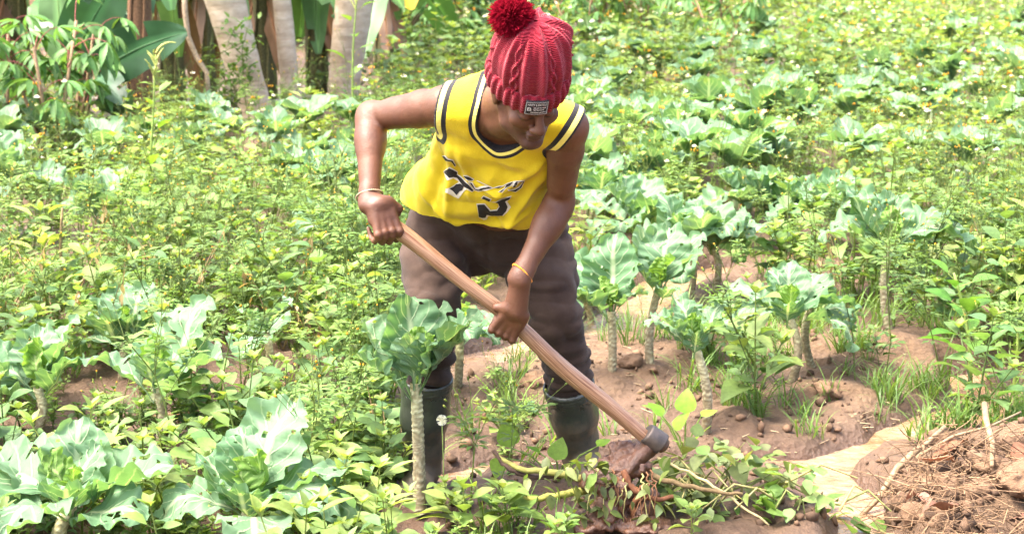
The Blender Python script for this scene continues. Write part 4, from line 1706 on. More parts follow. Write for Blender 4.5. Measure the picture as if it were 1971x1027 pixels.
def kale(px, base_py, crown, scale, label, seed, leaves=None, nl=10, lean=0.0, group='kale plants in the near rows', sr=.0155, up=.35):
    """base on the ground at (px, base_py); crown pixel gives the stalk's top"""
    r = random.Random(seed)
    p = on_ground(px, base_py)
    top = P(crown[0], crown[1], p[1] + lean)
    root = empty('kale_plant', tuple(p))
    tag(root, label, 'kale plant', group)
    vec = top - p
    KBASE.append(p)
    link('stalk', kale_stem_mesh(vec, sr, seed), root)
    n = leaves if leaves is not None else []
    if leaves is None:
        a0 = r.uniform(0, 6.28)
        for i in range(nl):
            q = i / nl
            az = a0 + i * 2.4 + r.uniform(-.3, .3)
            if q < up:
                n.append((r.choice(KL_UP), az, r.uniform(.15, .55), r.uniform(.80, 1.05)))
            elif q < .78:
                n.append((r.choice(KL_OUT), az, r.uniform(.45, .95), r.uniform(.85, 1.15)))
            else:
                n.append((r.choice(KL_DROOP), az, r.uniform(.7, 1.2), r.uniform(.8, 1.1)))
    scale = scale * 1.10
    for me, az, tilt, sc in n:
        o = link('leaf', me, root, tuple(vec + np.array([math.cos(az) * .012, math.sin(az) * .012, -.015 - .05 * r.random()])))
        q = Quaternion((0, 0, 1), az) @ Quaternion((0, 1, 0), tilt) @ Quaternion((0, 0, 1), r.uniform(-.35, .35))
        o.rotation_mode = 'QUATERNION'
        o.rotation_quaternion = q
        s_ = sc * scale
        o.scale = (s_, s_, s_)
    for i in range(3):
        az = r.uniform(0, 6.28)
        o = link('leaf', r.choice(KL_YOUNG), root, tuple(vec + np.array([0, 0, -.01])))
        o.rotation_mode = 'QUATERNION'
        o.rotation_quaternion = Quaternion((0, 0, 1), az) @ Quaternion((0, 1, 0), r.uniform(.05, .4))
        s_ = scale * r.uniform(.6, .95)
        o.scale = (s_, s_, s_)
    return root


def az_of(deg):
    """azimuth: 0 = right of picture, 90 = away from the camera, 270 = towards it"""
    return R(deg)


U, O, D = KL_UP, KL_OUT, KL_DROOP
# --- the plants one can pick out, front to back
kale(808, 985, (800, 735), .98, "scarred tall kale stalk with ruffled leaves in front of the person's booted leg", 1,
     [(U[0], az_of(260), .20, .62), (U[3], az_of(165), .42, .85), (U[0], az_of(15), .48, .92), (U[3], az_of(100), .10, .92), (U[4], az_of(310), .30, .60), (U[3], az_of(200), .62, .70), (U[0], az_of(60), .25, .9), (U[3], az_of(345), .35, .85)], sr=.0175)
kale(110, 1100, (135, 972), .88, 'big broad-leaved kale with a bug-eaten leaf filling the bottom left corner', 2,
     [(U[0], az_of(85), .32, 1.0), (O[1], az_of(165), .85, 1.15), (O[2], az_of(130), .70, 1.1), (U[2], az_of(10), .75, 1.1), (O[3], az_of(250), .85, 1.0), (D[0], az_of(200), .9, 1.0), (U[4], az_of(280), .5, .7), (O[0], az_of(320), .9, .9), (U[1], az_of(60), .2, .8)], sr=.02)
kale(462, 1110, (488, 972), .86, 'kale with one rounded upright leaf and drooping pale leaves at the bottom edge', 3,
     [(U[1], az_of(60), .30, 1.15), (U[2], az_of(110), .12, .85), (D[0], az_of(200), .75, .95), (D[1], az_of(330), .70, 1.1), (O[3], az_of(10), .80, 1.1), (U[4], az_of(250), .35, .7), (O[4], az_of(280), .95, .9), (U[5], az_of(160), .4, .8)], sr=.021)
kale(60, 850, (72, 745), .86, 'upright light green kale at the left edge above the corner kale', 4,
     [(U[0], az_of(40), .35, 1.0), (U[1], az_of(100), .15, .85), (U[2], az_of(190), .65, .9), (O[0], az_of(215), .85, .8), (U[4], az_of(350), .50, .8), (O[5], az_of(150), .8, .9)])
kale(302, 870, (300, 745), .90, 'kale with a tall pale leaf leaning right, beside a white seed puff', 5,
     [(U[0], az_of(30), .35, 1.25), (O[1], az_of(160), .62, 1.0), (U[3], az_of(340), .70, 1.0), (U[4], az_of(260), .3, .6), (O[2], az_of(75), .5, 1.0)])
kale(236, 735, (238, 650), .74, 'bright green kale half hidden in weeds left of the soil patch', 6, nl=8, up=.7)
kale(1176, 742, (1176, 598), .80, 'kale with big veined upright leaf right of the person, nearest the wet boot', 7,
     [(U[0], az_of(85), .10, 1.20), (U[1], az_of(150), .38, 1.10), (U[2], az_of(205), .60, 1.0), (U[3], az_of(30), .30, .85), (O[0], az_of(180), .85, .9), (O[3], az_of(350), .5, .6)])
kale(1250, 700, (1268, 552), .82, 'kale with a cupped upright leaf, second stalk from the person on the right', 8,
     [(U[1], az_of(60), .22, 1.0), (U[0], az_of(20), .50, 1.0), (U[3], az_of(120), .30, .95), (O[0], az_of(300), .5, .5), (O[1], az_of(80), .6, 1.0), (U[4], az_of(190), .4, .6)])
kale(1358, 832, (1334, 655), .62, 'small-crowned kale on a leaning stalk beside the hoe head', 9,
     [(U[0], az_of(30), .45, .95), (U[1], az_of(110), .35, .9), (U[2], az_of(190), .55, .85), (U[3], az_of(280), .3, .6), (O[0], az_of(150), .65, .9), (U[5], az_of(340), .50, .7)], sr=.0155)
kale(1524, 735, (1516, 600), .76, 'spreading kale with bug-eaten leaves above the bright grass clump', 10,
     [(U[0], az_of(80), .35, .95), (O[1], az_of(15), .85, 1.1), (U[2], az_of(35), .50, 1.05), (D[0], az_of(190), .70, .85), (O[3], az_of(165), .65, .95), (U[4], az_of(110), .3, .8), (D[1], az_of(345), .95, 1.15), (U[5], az_of(260), .3, .6)])
kale(1562, 705, (1560, 590), .6, 'thin kale stalk just behind the bug-eaten spreading kale', 11, nl=5)
kale(1712, 640, (1712, 472), .92, 'tall dark kale with one leaf hanging far out to the right', 12,
     [(U[0], az_of(170), .45, 1.15), (U[1], az_of(130), .38, 1.0), (O[2], az_of(175), .80, .95), (D[1], az_of(355), .72, 1.35), (O[4], az_of(25), .75, 1.1), (U[3], az_of(75), .35, .9)], sr=.018)
kale(1326, 575, (1328, 478), .95, 'wide kale crown on a short stalk standing in the orange puddle', 13, nl=10, up=.5)
kale(1376, 560, (1372, 470), .9, 'kale on a short stalk directly right of the puddle', 14, nl=9)
kale(1140, 640, (1118, 560), .78, "kale leaves brushing the person's left hip", 15, nl=8)
kale(880, 760, (884, 640), .66, "short kale stalk seen between the person's legs", 16, nl=5, up=.2)
kale(512, 752, (512, 640), .55, 'bare brown kale stalk rising from the soil patch left of the person', 17, nl=4)
kale(196, 490, (196, 420), .98, 'bluish kale with two paddle leaves on the left below the banana plants', 18, nl=9, up=.6)
kale(22, 470, (14, 350), 1.0, 'pale kale cut off by the left picture edge', 19, nl=10)
kale(1440, 480, (1440, 395), .95, 'kale with a tall dark upright leaf behind the puddle', 20, nl=9, up=.6)
kale(1220, 500, (1226, 430), .95, "pale kale crown just right of the person's bent elbow", 21, nl=10)
kale(1590, 480, (1590, 410), .95, 'pale blue-green kale left of the tall dark kale', 22, nl=10)
kale(1520, 470, (1525, 420), .90, 'kale crown with glossy white leaves behind the spreading kale', 23, nl=10)
kale(660, 520, (655, 455), .85, "kale with pale leaves just left of the person's gripping hand", 24, nl=8)
kale(1140, 450, (1150, 380), .95, "kale behind the person's left upper arm", 25, nl=9)

# --- the far rows: single meshes, a few shapes shared by all
FAR = []
for v in range(5):
    mb = MB()
    r = np.random.default_rng(900 + v)
    add_tube(mb, [(0, 0, 0), (.005, 0, .17), (0, .006, .36)], [.016, .015, .014], 6, (0, .5, .2))
    for i in range(11):
        cv = [.5, 1.2, 2.1][i % 3]
        V, F, C = kale_leaf(.30, .21, cv, .25, .013, 950 + 13 * v + i, 9, 7, 0)
        az, tilt, sc = i * 2.4 + r.uniform(-.3, .3), r.uniform(.2, .9), r.uniform(.8, 1.15)
        q = (Quaternion((0, 0, 1), az) @ Quaternion((0, 1, 0), tilt)).to_matrix()
        V = (V * sc) @ np.array(q).T + [0, 0, .34]
        mb.add(V, F, C)
    FAR.append(mb.mesh('far_kale', KALE))


def far_kale(px, py, sc, label, group, seed):
    r = random.Random(seed)
    p = on_ground(px, py)
    o = link('kale_plant', FAR[r.randrange(5)], None, tuple(p), (r.uniform(-.1, .1), r.uniform(-.1, .1), r.uniform(0, 6.28)), sc)
    tag(o, label, 'kale plant', group)
    return o


ORD = ['leftmost', 'second', 'third', 'fourth', 'fifth', 'sixth', 'seventh', 'eighth', 'ninth', 'tenth', 'eleventh', 'twelfth', 'thirteenth', 'fourteenth', 'fifteenth', 'sixteenth', 'seventeenth', 'eighteenth', 'nineteenth', 'twentieth']


def ordinal(i):
    if i < 20:
        return ORD[i] + (' from the left' if i else '')
    return ('thirty-' if i >= 29 else 'twenty-') + ['first', 'second', 'third', 'fourth', 'fifth', 'sixth', 'seventh', 'eighth', 'ninth', 'thirtieth'][(i - 20) % 10] + ' from the left'


def far_patch(n, box, label, group, seed, sc=(1.0, 1.5), mind=0.42):
    r = random.Random(seed)
    pts, tries = [], 0
    while len(pts) < n and tries < 4000:
        tries += 1
        px = r.uniform(box[0], box[2])
        py = r.uniform(box[1], box[3])
        p = G(px, py)
        if all((p[0] - q[0]) ** 2 + (p[1] - q[1]) ** 2 > mind ** 2 for _, _, q in pts):
            pts.append((px, py, p))
    pts.sort(key=lambda q: q[0])
    for i, (px, py, p) in enumerate(pts):
        far_kale(px, py, r.uniform(*sc), label + ', ' + ordinal(i), group, seed * 100 + i)


far_patch(26, (1120, 300, 1480, 440), "kale in the rows right of the person's shoulder", 'kale rows right of the shoulder', 31, (.75, 1.0), .40)
far_patch(22, (1480, 230, 2010, 430), 'middle-distance kale along the right edge', 'kale rows at the right edge', 32, (.72, .98), .48)
far_patch(24, (1120, 130, 1500, 290), 'far kale right of the hat', 'far kale right of the hat', 33, (.75, 1.05), .7)
far_patch(34, (1560, 95, 2010, 235), 'far kale in the top right rows', 'far kale in the top right rows', 34, (.8, 1.1), .8)
far_patch(10, (330, 310, 700, 380), 'far kale below the tree trunks', 'far kale below the tree trunks', 35, (.7, .95), .55)
far_patch(7, (560, 380, 760, 470), "low kale left of the person's forearm", 'kale left of the forearm', 36, (.65, .85), .35)
far_patch(7, (0, 300, 330, 400), 'far kale below the cassava bush', 'far kale on the left', 37, (.7, .95), .5)
# ------------------------------------------------------------------ weeds
def leaf_geo(L, W, curve=.5, fold=.25, rows=5, base=.12, tipw=.75):
    """leaf along +X, up = +Z; 3 vertices per row"""
    if LOWP:
        zc = math.sin(-curve * .4) * L
        return (np.array([(0, 0, 0), (L * .42, -W * .5, zc * .4 + W * .5 * fold), (L * .9, 0, zc), (L * .42, W * .5, zc * .4 + W * .5 * fold)]), np.array([(0, 1, 2), (0, 2, 3)]))
    s = np.linspace(0, 1, rows)
    w = W * .5 * np.sin(math.pi * np.clip(s ** tipw * .97 + .03, 0, 1)) ** .9
    ang = -curve * s
    ds = L / (rows - 1)
    x = np.concatenate([[0], np.cumsum(np.cos(ang[:-1]) * ds)])
    z = np.concatenate([[0], np.cumsum(np.sin(ang[:-1]) * ds)])
    V = []
    for i in range(rows):
        V += [(x[i], -w[i], z[i] + w[i] * fold), (x[i], 0, z[i]), (x[i], w[i], z[i] + w[i] * fold)]
    F = []
    for i in range(rows - 1):
        for j in (0, 1):
            F.append((i * 3 + j, i * 3 + j + 1, i * 3 + j + 4, i * 3 + j + 3))
    return np.array(V), np.array(F)


def rot_az_el(V, az, el, roll=0.0):
    q = (Quaternion((0, 0, 1), az) @ Quaternion((0, 1, 0), -el) @ Quaternion((1, 0, 0), roll)).to_matrix()
    return V @ np.array(q).T


def jit(c, r, a=.18):
    return np.array(c) * (1 + r.uniform(-a, a)) * np.array([1 + r.uniform(-.12, .12), 1, 1 + r.uniform(-.15, .15)])


G1, G2, G3 = (.152, .245, .058), (.120, .208, .064), (.190, .275, .066)


def broadleaf(seed, h=.34, nodes=7, ll=.075, lw=.046, col=G1, branches=2, spikes=False):
    r = np.random.default_rng(seed)
    mb = MB()
    axes = [(np.array([0, 0, 0.0]), np.array([r.uniform(-.15, .15), r.uniform(-.15, .15), 1.0]), h, nodes)]
    for b_ in range(branches):
        az = r.uniform(0, 6.28)
        axes.append((np.array([0, 0, h * r.uniform(.1, .4)]), np.array([math.cos(az) * .7, math.sin(az) * .7, .8]), h * r.uniform(.45, .7), max(3, nodes - 3)))
    for o, d, ln, nn in axes:
        d = d / np.linalg.norm(d)
        pts = [o + d * ln * t + np.array([0, 0, .06 * ln * t * t]) for t in np.linspace(0, 1, 5)]
        add_tube(mb, pts, np.linspace(.0042, .0016, 5) * (h / .34) ** .5, 5, np.array(col) * [1.0, .85, .8], False)
        for i in range(nn):
            t = .18 + .82 * (i + .5) / nn
            p = o + d * ln * t + np.array([0, 0, .06 * ln * t * t])
            for k in (0, 1):
                az = i * 1.57 + k * math.pi + r.uniform(-.35, .35)
                L = ll * (1.15 - .55 * t) * r.uniform(.75, 1.2)
                V, F = leaf_geo(L, L * lw / ll * r.uniform(.85, 1.15), r.uniform(.2, 1.0), r.uniform(.1, .45))
                pet = L * .35
                el = r.uniform(.05, .75)
                V = rot_az_el(V + [pet, 0, 0], az, el, r.uniform(-.4, .4)) + p
                mb.add(V, F, jit(col, r))
                tp = rot_az_el(np.array([[pet, 0, 0]]), az, el)[0] + p
                add_tube(mb, [p, tp], .0012, 3, np.array(col) * 1.1, False)
        for k in range(4):
            V, F = leaf_geo(ll * .4, lw * .4, .3, .4, 4)
            mb.add(rot_az_el(V, k * 1.57 + .5, r.uniform(.5, 1.1)) + pts[-1], F, jit(G3, r))
    return mb


def bidens(seed, h=.62, fl=True):
    """thin forked stalks, sparse leaflets, yellow buds and dry burrs"""
    r = np.random.default_rng(seed)
    st, lf, fw = MB(), MB(), MB()
    sc = np.array((.15, .20, .05))

    def burr(p):
        for _ in range(16):
            d = r.normal(size=3)
            d /= np.linalg.norm(d)
            n = np.cross(d, [.3, .5, .7])
            fw.add([p, p + d * .011 + n * .0009, p + d * .011 - n * .0009], [(0, 1, 2)], (.045, .030, .020))

    def bud(p, d):
        add_tube(fw, [p, p + d * .004, p + d * .009], [.0022, .0036, .0034], 6, (.16, .24, .05))
        c = (.62, .34, .02) if r.random() < .45 else (.30, .33, .07)
        add_tube(fw, [p + d * .009, p + d * .012, p + d * .0145], [.0036, .0037, .0014], 6, c)

    def twig(o, d, ln, rad, depth):
        d = d / np.linalg.norm(d)
        bend = r.normal(size=3) * .10 * ln
        bend[2] = abs(bend[2]) * .5
        pts = [o + d * ln * t + bend * t * t for t in np.linspace(0, 1, 5)]
        add_tube(st, pts, np.linspace(rad, rad * .6, 5), 5, sc * r.uniform(.8, 1.2), False)
        end, ed = pts[-1], pts[-1] - pts[-2]
        ed = ed / np.linalg.norm(ed)
        if depth == 0:
            u = r.random()
            if u < .72 and fl:
                bud(end, ed)
            elif u < .88:
                burr(end)
            return
        for i in range(int(3 - depth + r.integers(1, 3))):
            t = r.uniform(.25, .9)
            p = o + d * ln * t + bend * t * t
            for k in (0, 1):
                az = r.uniform(0, 6.28)
                for j, da in enumerate((-.7, 0, .7)):
                    L = r.uniform(.028, .05) * (1.2 if j == 1 else .85)
                    V, F = leaf_geo(L, L * .45, r.uniform(.2, .9), .2, 4)
                    lf.add(rot_az_el(V + [.018, 0, 0], az + da, r.uniform(-.1, .5)) + p, F, jit(G1, r))
                add_tube(lf, [p, p + rot_az_el(np.array([[.02, 0, 0]]), az, .2)[0]], .0009, 3, G1, False)
        n = r.integers(2, 4)
        for k in range(n):
            az = r.uniform(0, 6.28)
            sp = r.uniform(.25, .75)
            nd_2 = ed + np.array([math.cos(az) * sp, math.sin(az) * sp, .25])
            twig(end, nd_2, ln * r.uniform(.38, .7), rad * .62, depth - 1)
        if r.random() < .7:
            az = r.uniform(0, 6.28)
            twig(pts[3], d + np.array([math.cos(az), math.sin(az), .3]) * .8, ln * .6, rad * .6, depth - 1)

    twig(np.zeros(3), np.array([r.uniform(-.25, .25), r.uniform(-.25, .25), 1]), h * .5, .0032, 2)
    return st, lf, fw


def grass(seed, n=16, h=.24, w=.006, col=(.125, .215, .045)):
    r = np.random.default_rng(seed)
    mb = MB()
    for i in range(n):
        az, L = r.uniform(0, 6.28), h * r.uniform(.5, 1.2)
        s = np.linspace(0, 1, 6)
        el = r.uniform(.9, 1.45) - r.uniform(.5, 1.7) * s ** 1.4
        x = np.concatenate([[0], np.cumsum(np.cos(el[:-1]) * L / 5)])
        z = np.concatenate([[0], np.cumsum(np.sin(el[:-1]) * L / 5)])
        wd = w * r.uniform(.6, 1.3) * np.array([.7, 1, 1, .85, .55, .08]) * .5
        V = np.concatenate([np.stack([x, -wd, z], 1), np.stack([x, wd, z], 1)])
        F = np.array([(k, k + 1, k + 7, k + 6) for k in range(5)])
        mb.add(rot_az_el(V, az, 0) + [r.uniform(-.03, .03), r.uniform(-.03, .03), 0], F, jit(col, r, .3))
    return mb


def feather(seed, h=.30):
    """fine feathery yellow-green weed"""
    r = np.random.default_rng(seed)
    mb = MB()
    for i in range(5):
        az, L = r.uniform(0, 6.28), h * r.uniform(.6, 1.1)
        s = np.linspace(0, 1, 9)
        el = 1.3 - r.uniform(.6, 1.3) * s
        x = np.concatenate([[0], np.cumsum(np.cos(el[:-1]) * L / 8)])
        z = np.concatenate([[0], np.cumsum(np.sin(el[:-1]) * L / 8)])
        pts = rot_az_el(np.stack([x, 0 * x, z], 1), az, 0)
        add_tube(mb, pts, .0013, 3, (.17, .30, .03), False)
        for k in range(1, 9):
            for sg in (-1, 1):
                for q in range(2):
                    ln = .035 * (1.2 - s[k] * .7)
                    V, F = leaf_geo(ln, .006, .4, .1, 3)
                    mb.add(rot_az_el(V, az + sg * 1.15, r.uniform(-.2, .5)) + (pts[k] * (1 - q * .5) + pts[k - 1] * q * .5), F, jit((.17, .31, .03), r))
    return mb


def white_flower(seed, h=.55):
    r = np.random.default_rng(seed)
    mb = MB()
    for i in range(3):
        d = np.array([r.uniform(-.3, .3), r.uniform(-.3, .3), 1])
        L = h * r.uniform(.7, 1.1)
        pts = [d * L * t + np.array([0, 0, 0]) for t in np.linspace(0, 1, 4)]
        add_tube(mb, pts, [.003, .0025, .002, .0015], 4, (.14, .21, .05), False)
        for k in range(5):
            t = r.uniform(.2, .85)
            V, F = leaf_geo(.06, .022, .5, .2, 4)
            mb.add(rot_az_el(V, r.uniform(0, 6.28), r.uniform(0, .7)) + d * L * t, F, jit(G2, r))
        if r.random() < .8:
            e = pts[-1]
            for k in range(14):
                dd = r.normal(size=3)
                dd[2] = abs(dd[2])
                dd /= np.linalg.norm(dd)
                n = np.cross(dd, [.4, .3, .6])
                mb.add([e, e + dd * .016 + n * .005, e + dd * .016 - n * .005], [(0, 1, 2)], (.72, .70, .62))
        else:
            for k in range(5):
                dd = np.array([r.uniform(-.02, .02), r.uniform(-.02, .02), r.uniform(0, .02)])
                add_tube(mb, [pts[-1] + dd, pts[-1] + dd + [0, 0, .012]], [.004, .002], 5, (.62, .36, .02))
    return mb


def dead_stalk(seed):
    r = np.random.default_rng(seed)
    mb = MB()
    for i in range(4):
        d = np.array([r.uniform(-.5, .5), r.uniform(-.5, .5), 1])
        L = r.uniform(.25, .5)
        add_tube(mb, [(0, 0, 0), d * L * .5 + r.normal(size=3) * .02, d * L], [.003, .0024, .0012], 4, np.array((.36, .26, .14)) * r.uniform(.6, 1.2), False)
        for k in range(4):
            p = d * L * r.uniform(.3, 1)
            V, F = leaf_geo(.045, .018, 1.2, .5, 4)
            mb.add(rot_az_el(V, r.uniform(0, 6.28), r.uniform(-1.2, .2)) + p, F, np.array((.34, .25, .12)) * r.uniform(.6, 1.1))
    return mb


def pack(mb):
    V = np.concatenate(mb.V)
    A = np.concatenate(mb.A)
    F3 = np.concatenate(mb.F3) if mb.F3 else np.zeros((0, 3), int)
    F4 = np.concatenate(mb.F4) if mb.F4 else np.zeros((0, 4), int)
    return V, A, F3, F4


def merge3(*mbs):
    o = MB()
    for m in mbs:
        V, A, F3, F4 = pack(m)
        n = o.n
        o.add(V, np.zeros((0, 4), int), A)
        o.F3.append(F3 + n)
        o.F4.append(F4 + n)
    return o


def scatter(out, proto, pos, rz, sc, tint, lean):
    V, A, F3, F4 = proto
    N, nv = len(pos), len(V)
    if N == 0:
        return
    c, s = np.cos(rz), np.sin(rz)
    X = (V[None, :, 0] * c[:, None] - V[None, :, 1] * s[:, None])
    Y = (V[None, :, 0] * s[:, None] + V[None, :, 1] * c[:, None])
    Z = np.repeat(V[None, :, 2], N, 0)
    X = X + Z * lean[:, 0:1]
    Y = Y + Z * lean[:, 1:2]
    W = np.stack([X, Y, Z], -1) * sc[:, None, None] + pos[:, None, :]
    C = A[None] * tint[:, None, :]
    n0 = out.n
    out.add(W.reshape(-1, 3), np.zeros((0, 4), int), C.reshape(-1, 3))
    offs = (np.arange(N) * nv)[:, None, None] + n0
    if len(F3):
        out.F3.append((F3[None] + offs).reshape(-1, 3))
    if len(F4):
        out.F4.append((F4[None] + offs).reshape(-1, 4))


def make_protos():
    return ([pack(broadleaf(500 + i, .28 + .06 * (i % 4), 4 + i % 3, .092 + .020 * (i % 3), .058 + .012 * (i % 2), (G1, G2, G3)[i % 3], 2)) for i in range(8)],
            [pack(broadleaf(540 + i, .13, 4, .042, .030, (G1, G3)[i % 2], 3)) for i in range(4)],
            [pack(merge3(*bidens(560 + i, .55 + .06 * i))) for i in range(5)],
            [pack(grass(580 + i, 15, .19)) for i in range(4)],
            [pack(feather(590 + i)) for i in range(3)],
            [pack(dead_stalk(620 + i)) for i in range(3)],
            [pack(white_flower(600 + i)) for i in range(4)])


PB, PS, PBI, PG, PF, PD, PW_ = make_protos()
LOWP = True
LB, LS, LBI, LG, LF_, LD, LW_ = make_protos()
LOWP = False


def clear_of(x, y):
    """how open the ground is: 1 = bare (water, mounds, work area)"""
    d = np.minimum(np.minimum(seg_dist(x, y, CH_BACK), seg_dist(x, y, CH_FRONT)), np.minimum(seg_dist(x, y, CH_SIDE), seg_dist(x, y, CH_UP)))
    return d


def px_of(x, y, z=0.0):
    rel = np.stack([x, y, np.full_like(x, z) - CAM_H], -1)
    dep = rel @ _F
    return PW / 2 + FPX * x / dep, PH / 2 - FPX * (rel @ _U) / dep


def field(box, n, protos, sc, name, label, keep=None, seed=0, tint=.25, cat='weeds'):
    r = np.random.default_rng(seed)
    y = r.uniform(box[1], box[3], n * 5)
    half = y * (PW / 2 / FPX) * 1.12 + .25
    x = r.uniform(-1, 1, n * 5) * half
    ok = np.ones(len(x), bool)
    ppx, ppy = px_of(x, y)
    if keep is not None:
        ok &= keep(x, y, ppx, ppy, r)
    ok &= clear_of(x, y) > .02
    ok &= vnoise(np.stack([x, y, 0 * x + seed], 1), 1.5, 77) + r.uniform(-.55, .9, len(x)) > -.35
    ok &= ~((ppx < 745) & (ppy < 280) & (r.random(len(x)) < .7))
    if box[1] < 9:
        for kb in KBASE:
            dx, dy = x - kb[0], kb[1] - y
            if kb[1] < 4.3:
                ok &= ~((np.abs(dx) < .26) & (dy > -.12) & (dy < .7) & (r.random(len(x)) < .9))
            ok &= ~((np.hypot(dx, dy) < .17) | ((np.abs(dx) < .16) & (dy > 0) & (dy < .55) & (r.random(len(x)) < .85)))
    ok &= ~((np.abs(x - .03) < .34) & (np.abs(y - 4.72) < .26))     # the person's stance
    x, y = x[ok][:n], y[ok][:n]
    z = gz_at(x, y)
    pos = np.stack([x, y, z - .005], 1)
    N = len(x)
    w = r.integers(0, len(protos), N)
    rz = r.uniform(0, 6.28, N)
    s = sc[0] + (sc[1] - sc[0]) * r.random(N) ** 1.3
    tv = 1 + tint * (vnoise(np.stack([x, y, 0 * x], 1), .9, 5)[:, None] * np.array([1.0, .75, .6]) + r.uniform(-.5, .5, (N, 1)))
    ln = r.normal(size=(N, 2)) * .12
    out = MB()
    for k, pr in enumerate(protos):
        m = w == k
        scatter(out, pr, pos[m], rz[m], s[m], tv[m], ln[m])
    o = link(name, out.mesh(name, LEAF))
    tag(o, label, cat, kind='stuff')
    return o


def left_or_far(x, y, px, py, r):
    """bare soil round the person's feet, the puddles and the stream banks on the right"""
    bare = ((px > 860) & (px < 1480) & (py > 600) & (py < 905)) | ((px > 1400) & (px < 1971) & (py > 700)) | ((px > 830) & (px < 1640) & (py > 850))
    bare |= (px > 1080) & (px < 1640) & (py > 520) & (py < 720)
    bare |= (px > 380) & (px < 560) & (py > 700) & (py < 800)
    bare |= (px > 1080) & (px < 1700) & (py > 400) & (py < 560) & (r.random(len(x)) < .6)
    bare |= (px > 775) & (px < 900) & (py > 790)
    bare &= ~((px > 1420) & (r.random(len(x)) < .5))
    heap = ((px > 1050) & (px < 1720) & (py > 845)) | ((px > 1640) & (py > 850)) | ((px > 1400) & (px < 1640) & (py > 640) & (py < 800) & (r.random(len(x)) < .8))
    return (~bare | (r.random(len(x)) < .05)) & ~heap


field((0, 3.3, 0, 5.4), 300, PB + PS + PG[:2] + PD[:1], (.4, .95), 'low_weeds', 'low yellow-green leafy weeds covering the near ground', left_or_far, 1)
field((0, 3.3, 0, 5.4), 230, LS, (.8, 1.3), 'seedlings', 'tiny leafy seedlings between the near plants', left_or_far, 2)
field((0, 5.4, 0, 8.0), 780, PB + LS + LG + LF_ + LBI[:3] + LD[:1], (.5, 1.25), 'leafy_weeds', 'dense leafy green weeds in the middle distance', left_or_far, 3)
field((0, 8.0, 0, 15.0), 1700, LB + LG + LF_ + LBI[:2] + LW_[:1], (.6, 1.3), 'leafy_weeds', 'dense leafy weeds across the far field', None, 4)
field((0, 15.0, 0, 42.0), 1850, LB + LB + LG + LW_, (1.0, 1.9), 'leafy_weeds', 'pale green weeds at the far end of the field', None, 5)


def grass_zone(x, y, px, py, r):
    k = ((px > 1330) & (px < 1720) & (py > 590) & (py < 800)) | ((px > 1600) & (px < 1971) & (py > 690) & (py < 960)) | ((px > 1240) & (px < 1420) & (py > 760) & (py < 850))
    return (k | (r.random(len(x)) < .12)) & ~((px > 1690) & (py > 860)) & ~((px > 1050) & (px < 1700) & (py > 860) & (r.random(len(x)) < .85))


def grass_right(x, y, px, py, r):
    return ((px > 1100) & (px < 1400) & (py > 620) & (py < 860) & (r.random(len(x)) < .4)) | ((px > 1380) & (px < 1720) & (py > 600) & (py < 830)) | ((px > 1560) & (px < 1971) & (py > 700) & (py < 900) & (r.random(len(x)) < .5))


field((0, 3.4, 0, 8.0), 380, PG, (.7, 1.25), 'grass', 'loose grass tufts scattered through the field', grass_zone, 6, cat='grass')
field((0, 4.2, 0, 7.6), 380, PG, (.6, 1.15), 'grass', 'bright green grass clump on the bank above the stream', grass_right, 7, cat='grass')
field((0, 4.6, 0, 6.6), 46, PF, (.8, 1.25), 'feathery_weeds', 'fine feathery weeds between the kale stalks right of the hoe', lambda x, y, px, py, r: (px > 1300) & (px < 1560) & (py > 650) & (py < 835), 8)
field((0, 8, 0, 15.0), 170, LBI, (.8, 1.2), 'budding_weeds', 'far weed stalks with yellow buds', None, 9)
field((0, 8.5, 0, 34.0), 300, LW_, (.8, 1.35), 'white_flowered_weeds', 'far weeds with fluffy white and orange flower heads', lambda x, y, px, py, r: (px > 1180) | (r.random(len(x)) < .12), 10)
field((0, 5.2, 0, 8), 110, LBI, (.8, 1.1), 'budding_weeds', 'weed stalks with yellow buds in the middle distance', left_or_far, 12)

field((0, 3.6, 0, 5.6), 120, LS + LG, (.5, 1.0), 'seedlings', "small seedlings and grass in the mud round the person's boots", lambda x, y, px, py, r: (px > 560) & (px < 1050) & (py > 700), 13)
# --- stalks of yellow-budded weed one can pick out
BID = []
for i in range(8):
    a, b_, c = bidens(700 + i, .50 + .05 * (i % 4))
    BID.append((a.mesh('stems', LEAF), b_.mesh('leaflets', LEAF), c.mesh('buds', LEAF)))
spots = [((560, 900), 'forked yellow-budded weed with dry burrs, leftmost of the stand left of the person'), ((640, 860), "yellow-budded weed stalks left of the person's right boot"), ((610, 1010), 'yellow-budded weed rising from the bottom edge left of the tall kale stalk'),
         ((668, 950), 'yellow-budded weed nearest the tall kale stalk on its left'), ((950, 985), "yellow-budded weed standing in front of the person's left hand"), ((905, 1000), 'thin yellow-budded weed between the tall kale stalk and the uprooted clump'),
         ((430, 800), 'dark-burred weed stalks behind the pale leaning kale'), ((350, 930), 'yellow-budded weed between the two big bottom kales'), ((220, 900), 'yellow-budded weed behind the corner kale'),
         ((1530, 600), 'yellow-budded weed behind the spreading bug-eaten kale'), ((1390, 610), 'yellow-budded weed right of the puddle kale'), ((1900, 590), 'yellow-budded weed at the right edge behind the large-leaved weed'),
         ((690, 640), "yellow-budded weed beside the person's right thigh"), ((540, 620), 'yellow-budded weed left of the gripping hand, in the weedy stretch'), ((470, 690), 'yellow-budded weed above the bare soil patch on the left'), ((560, 1045), 'yellow-budded weed at the bottom edge right of the drooping kale')]
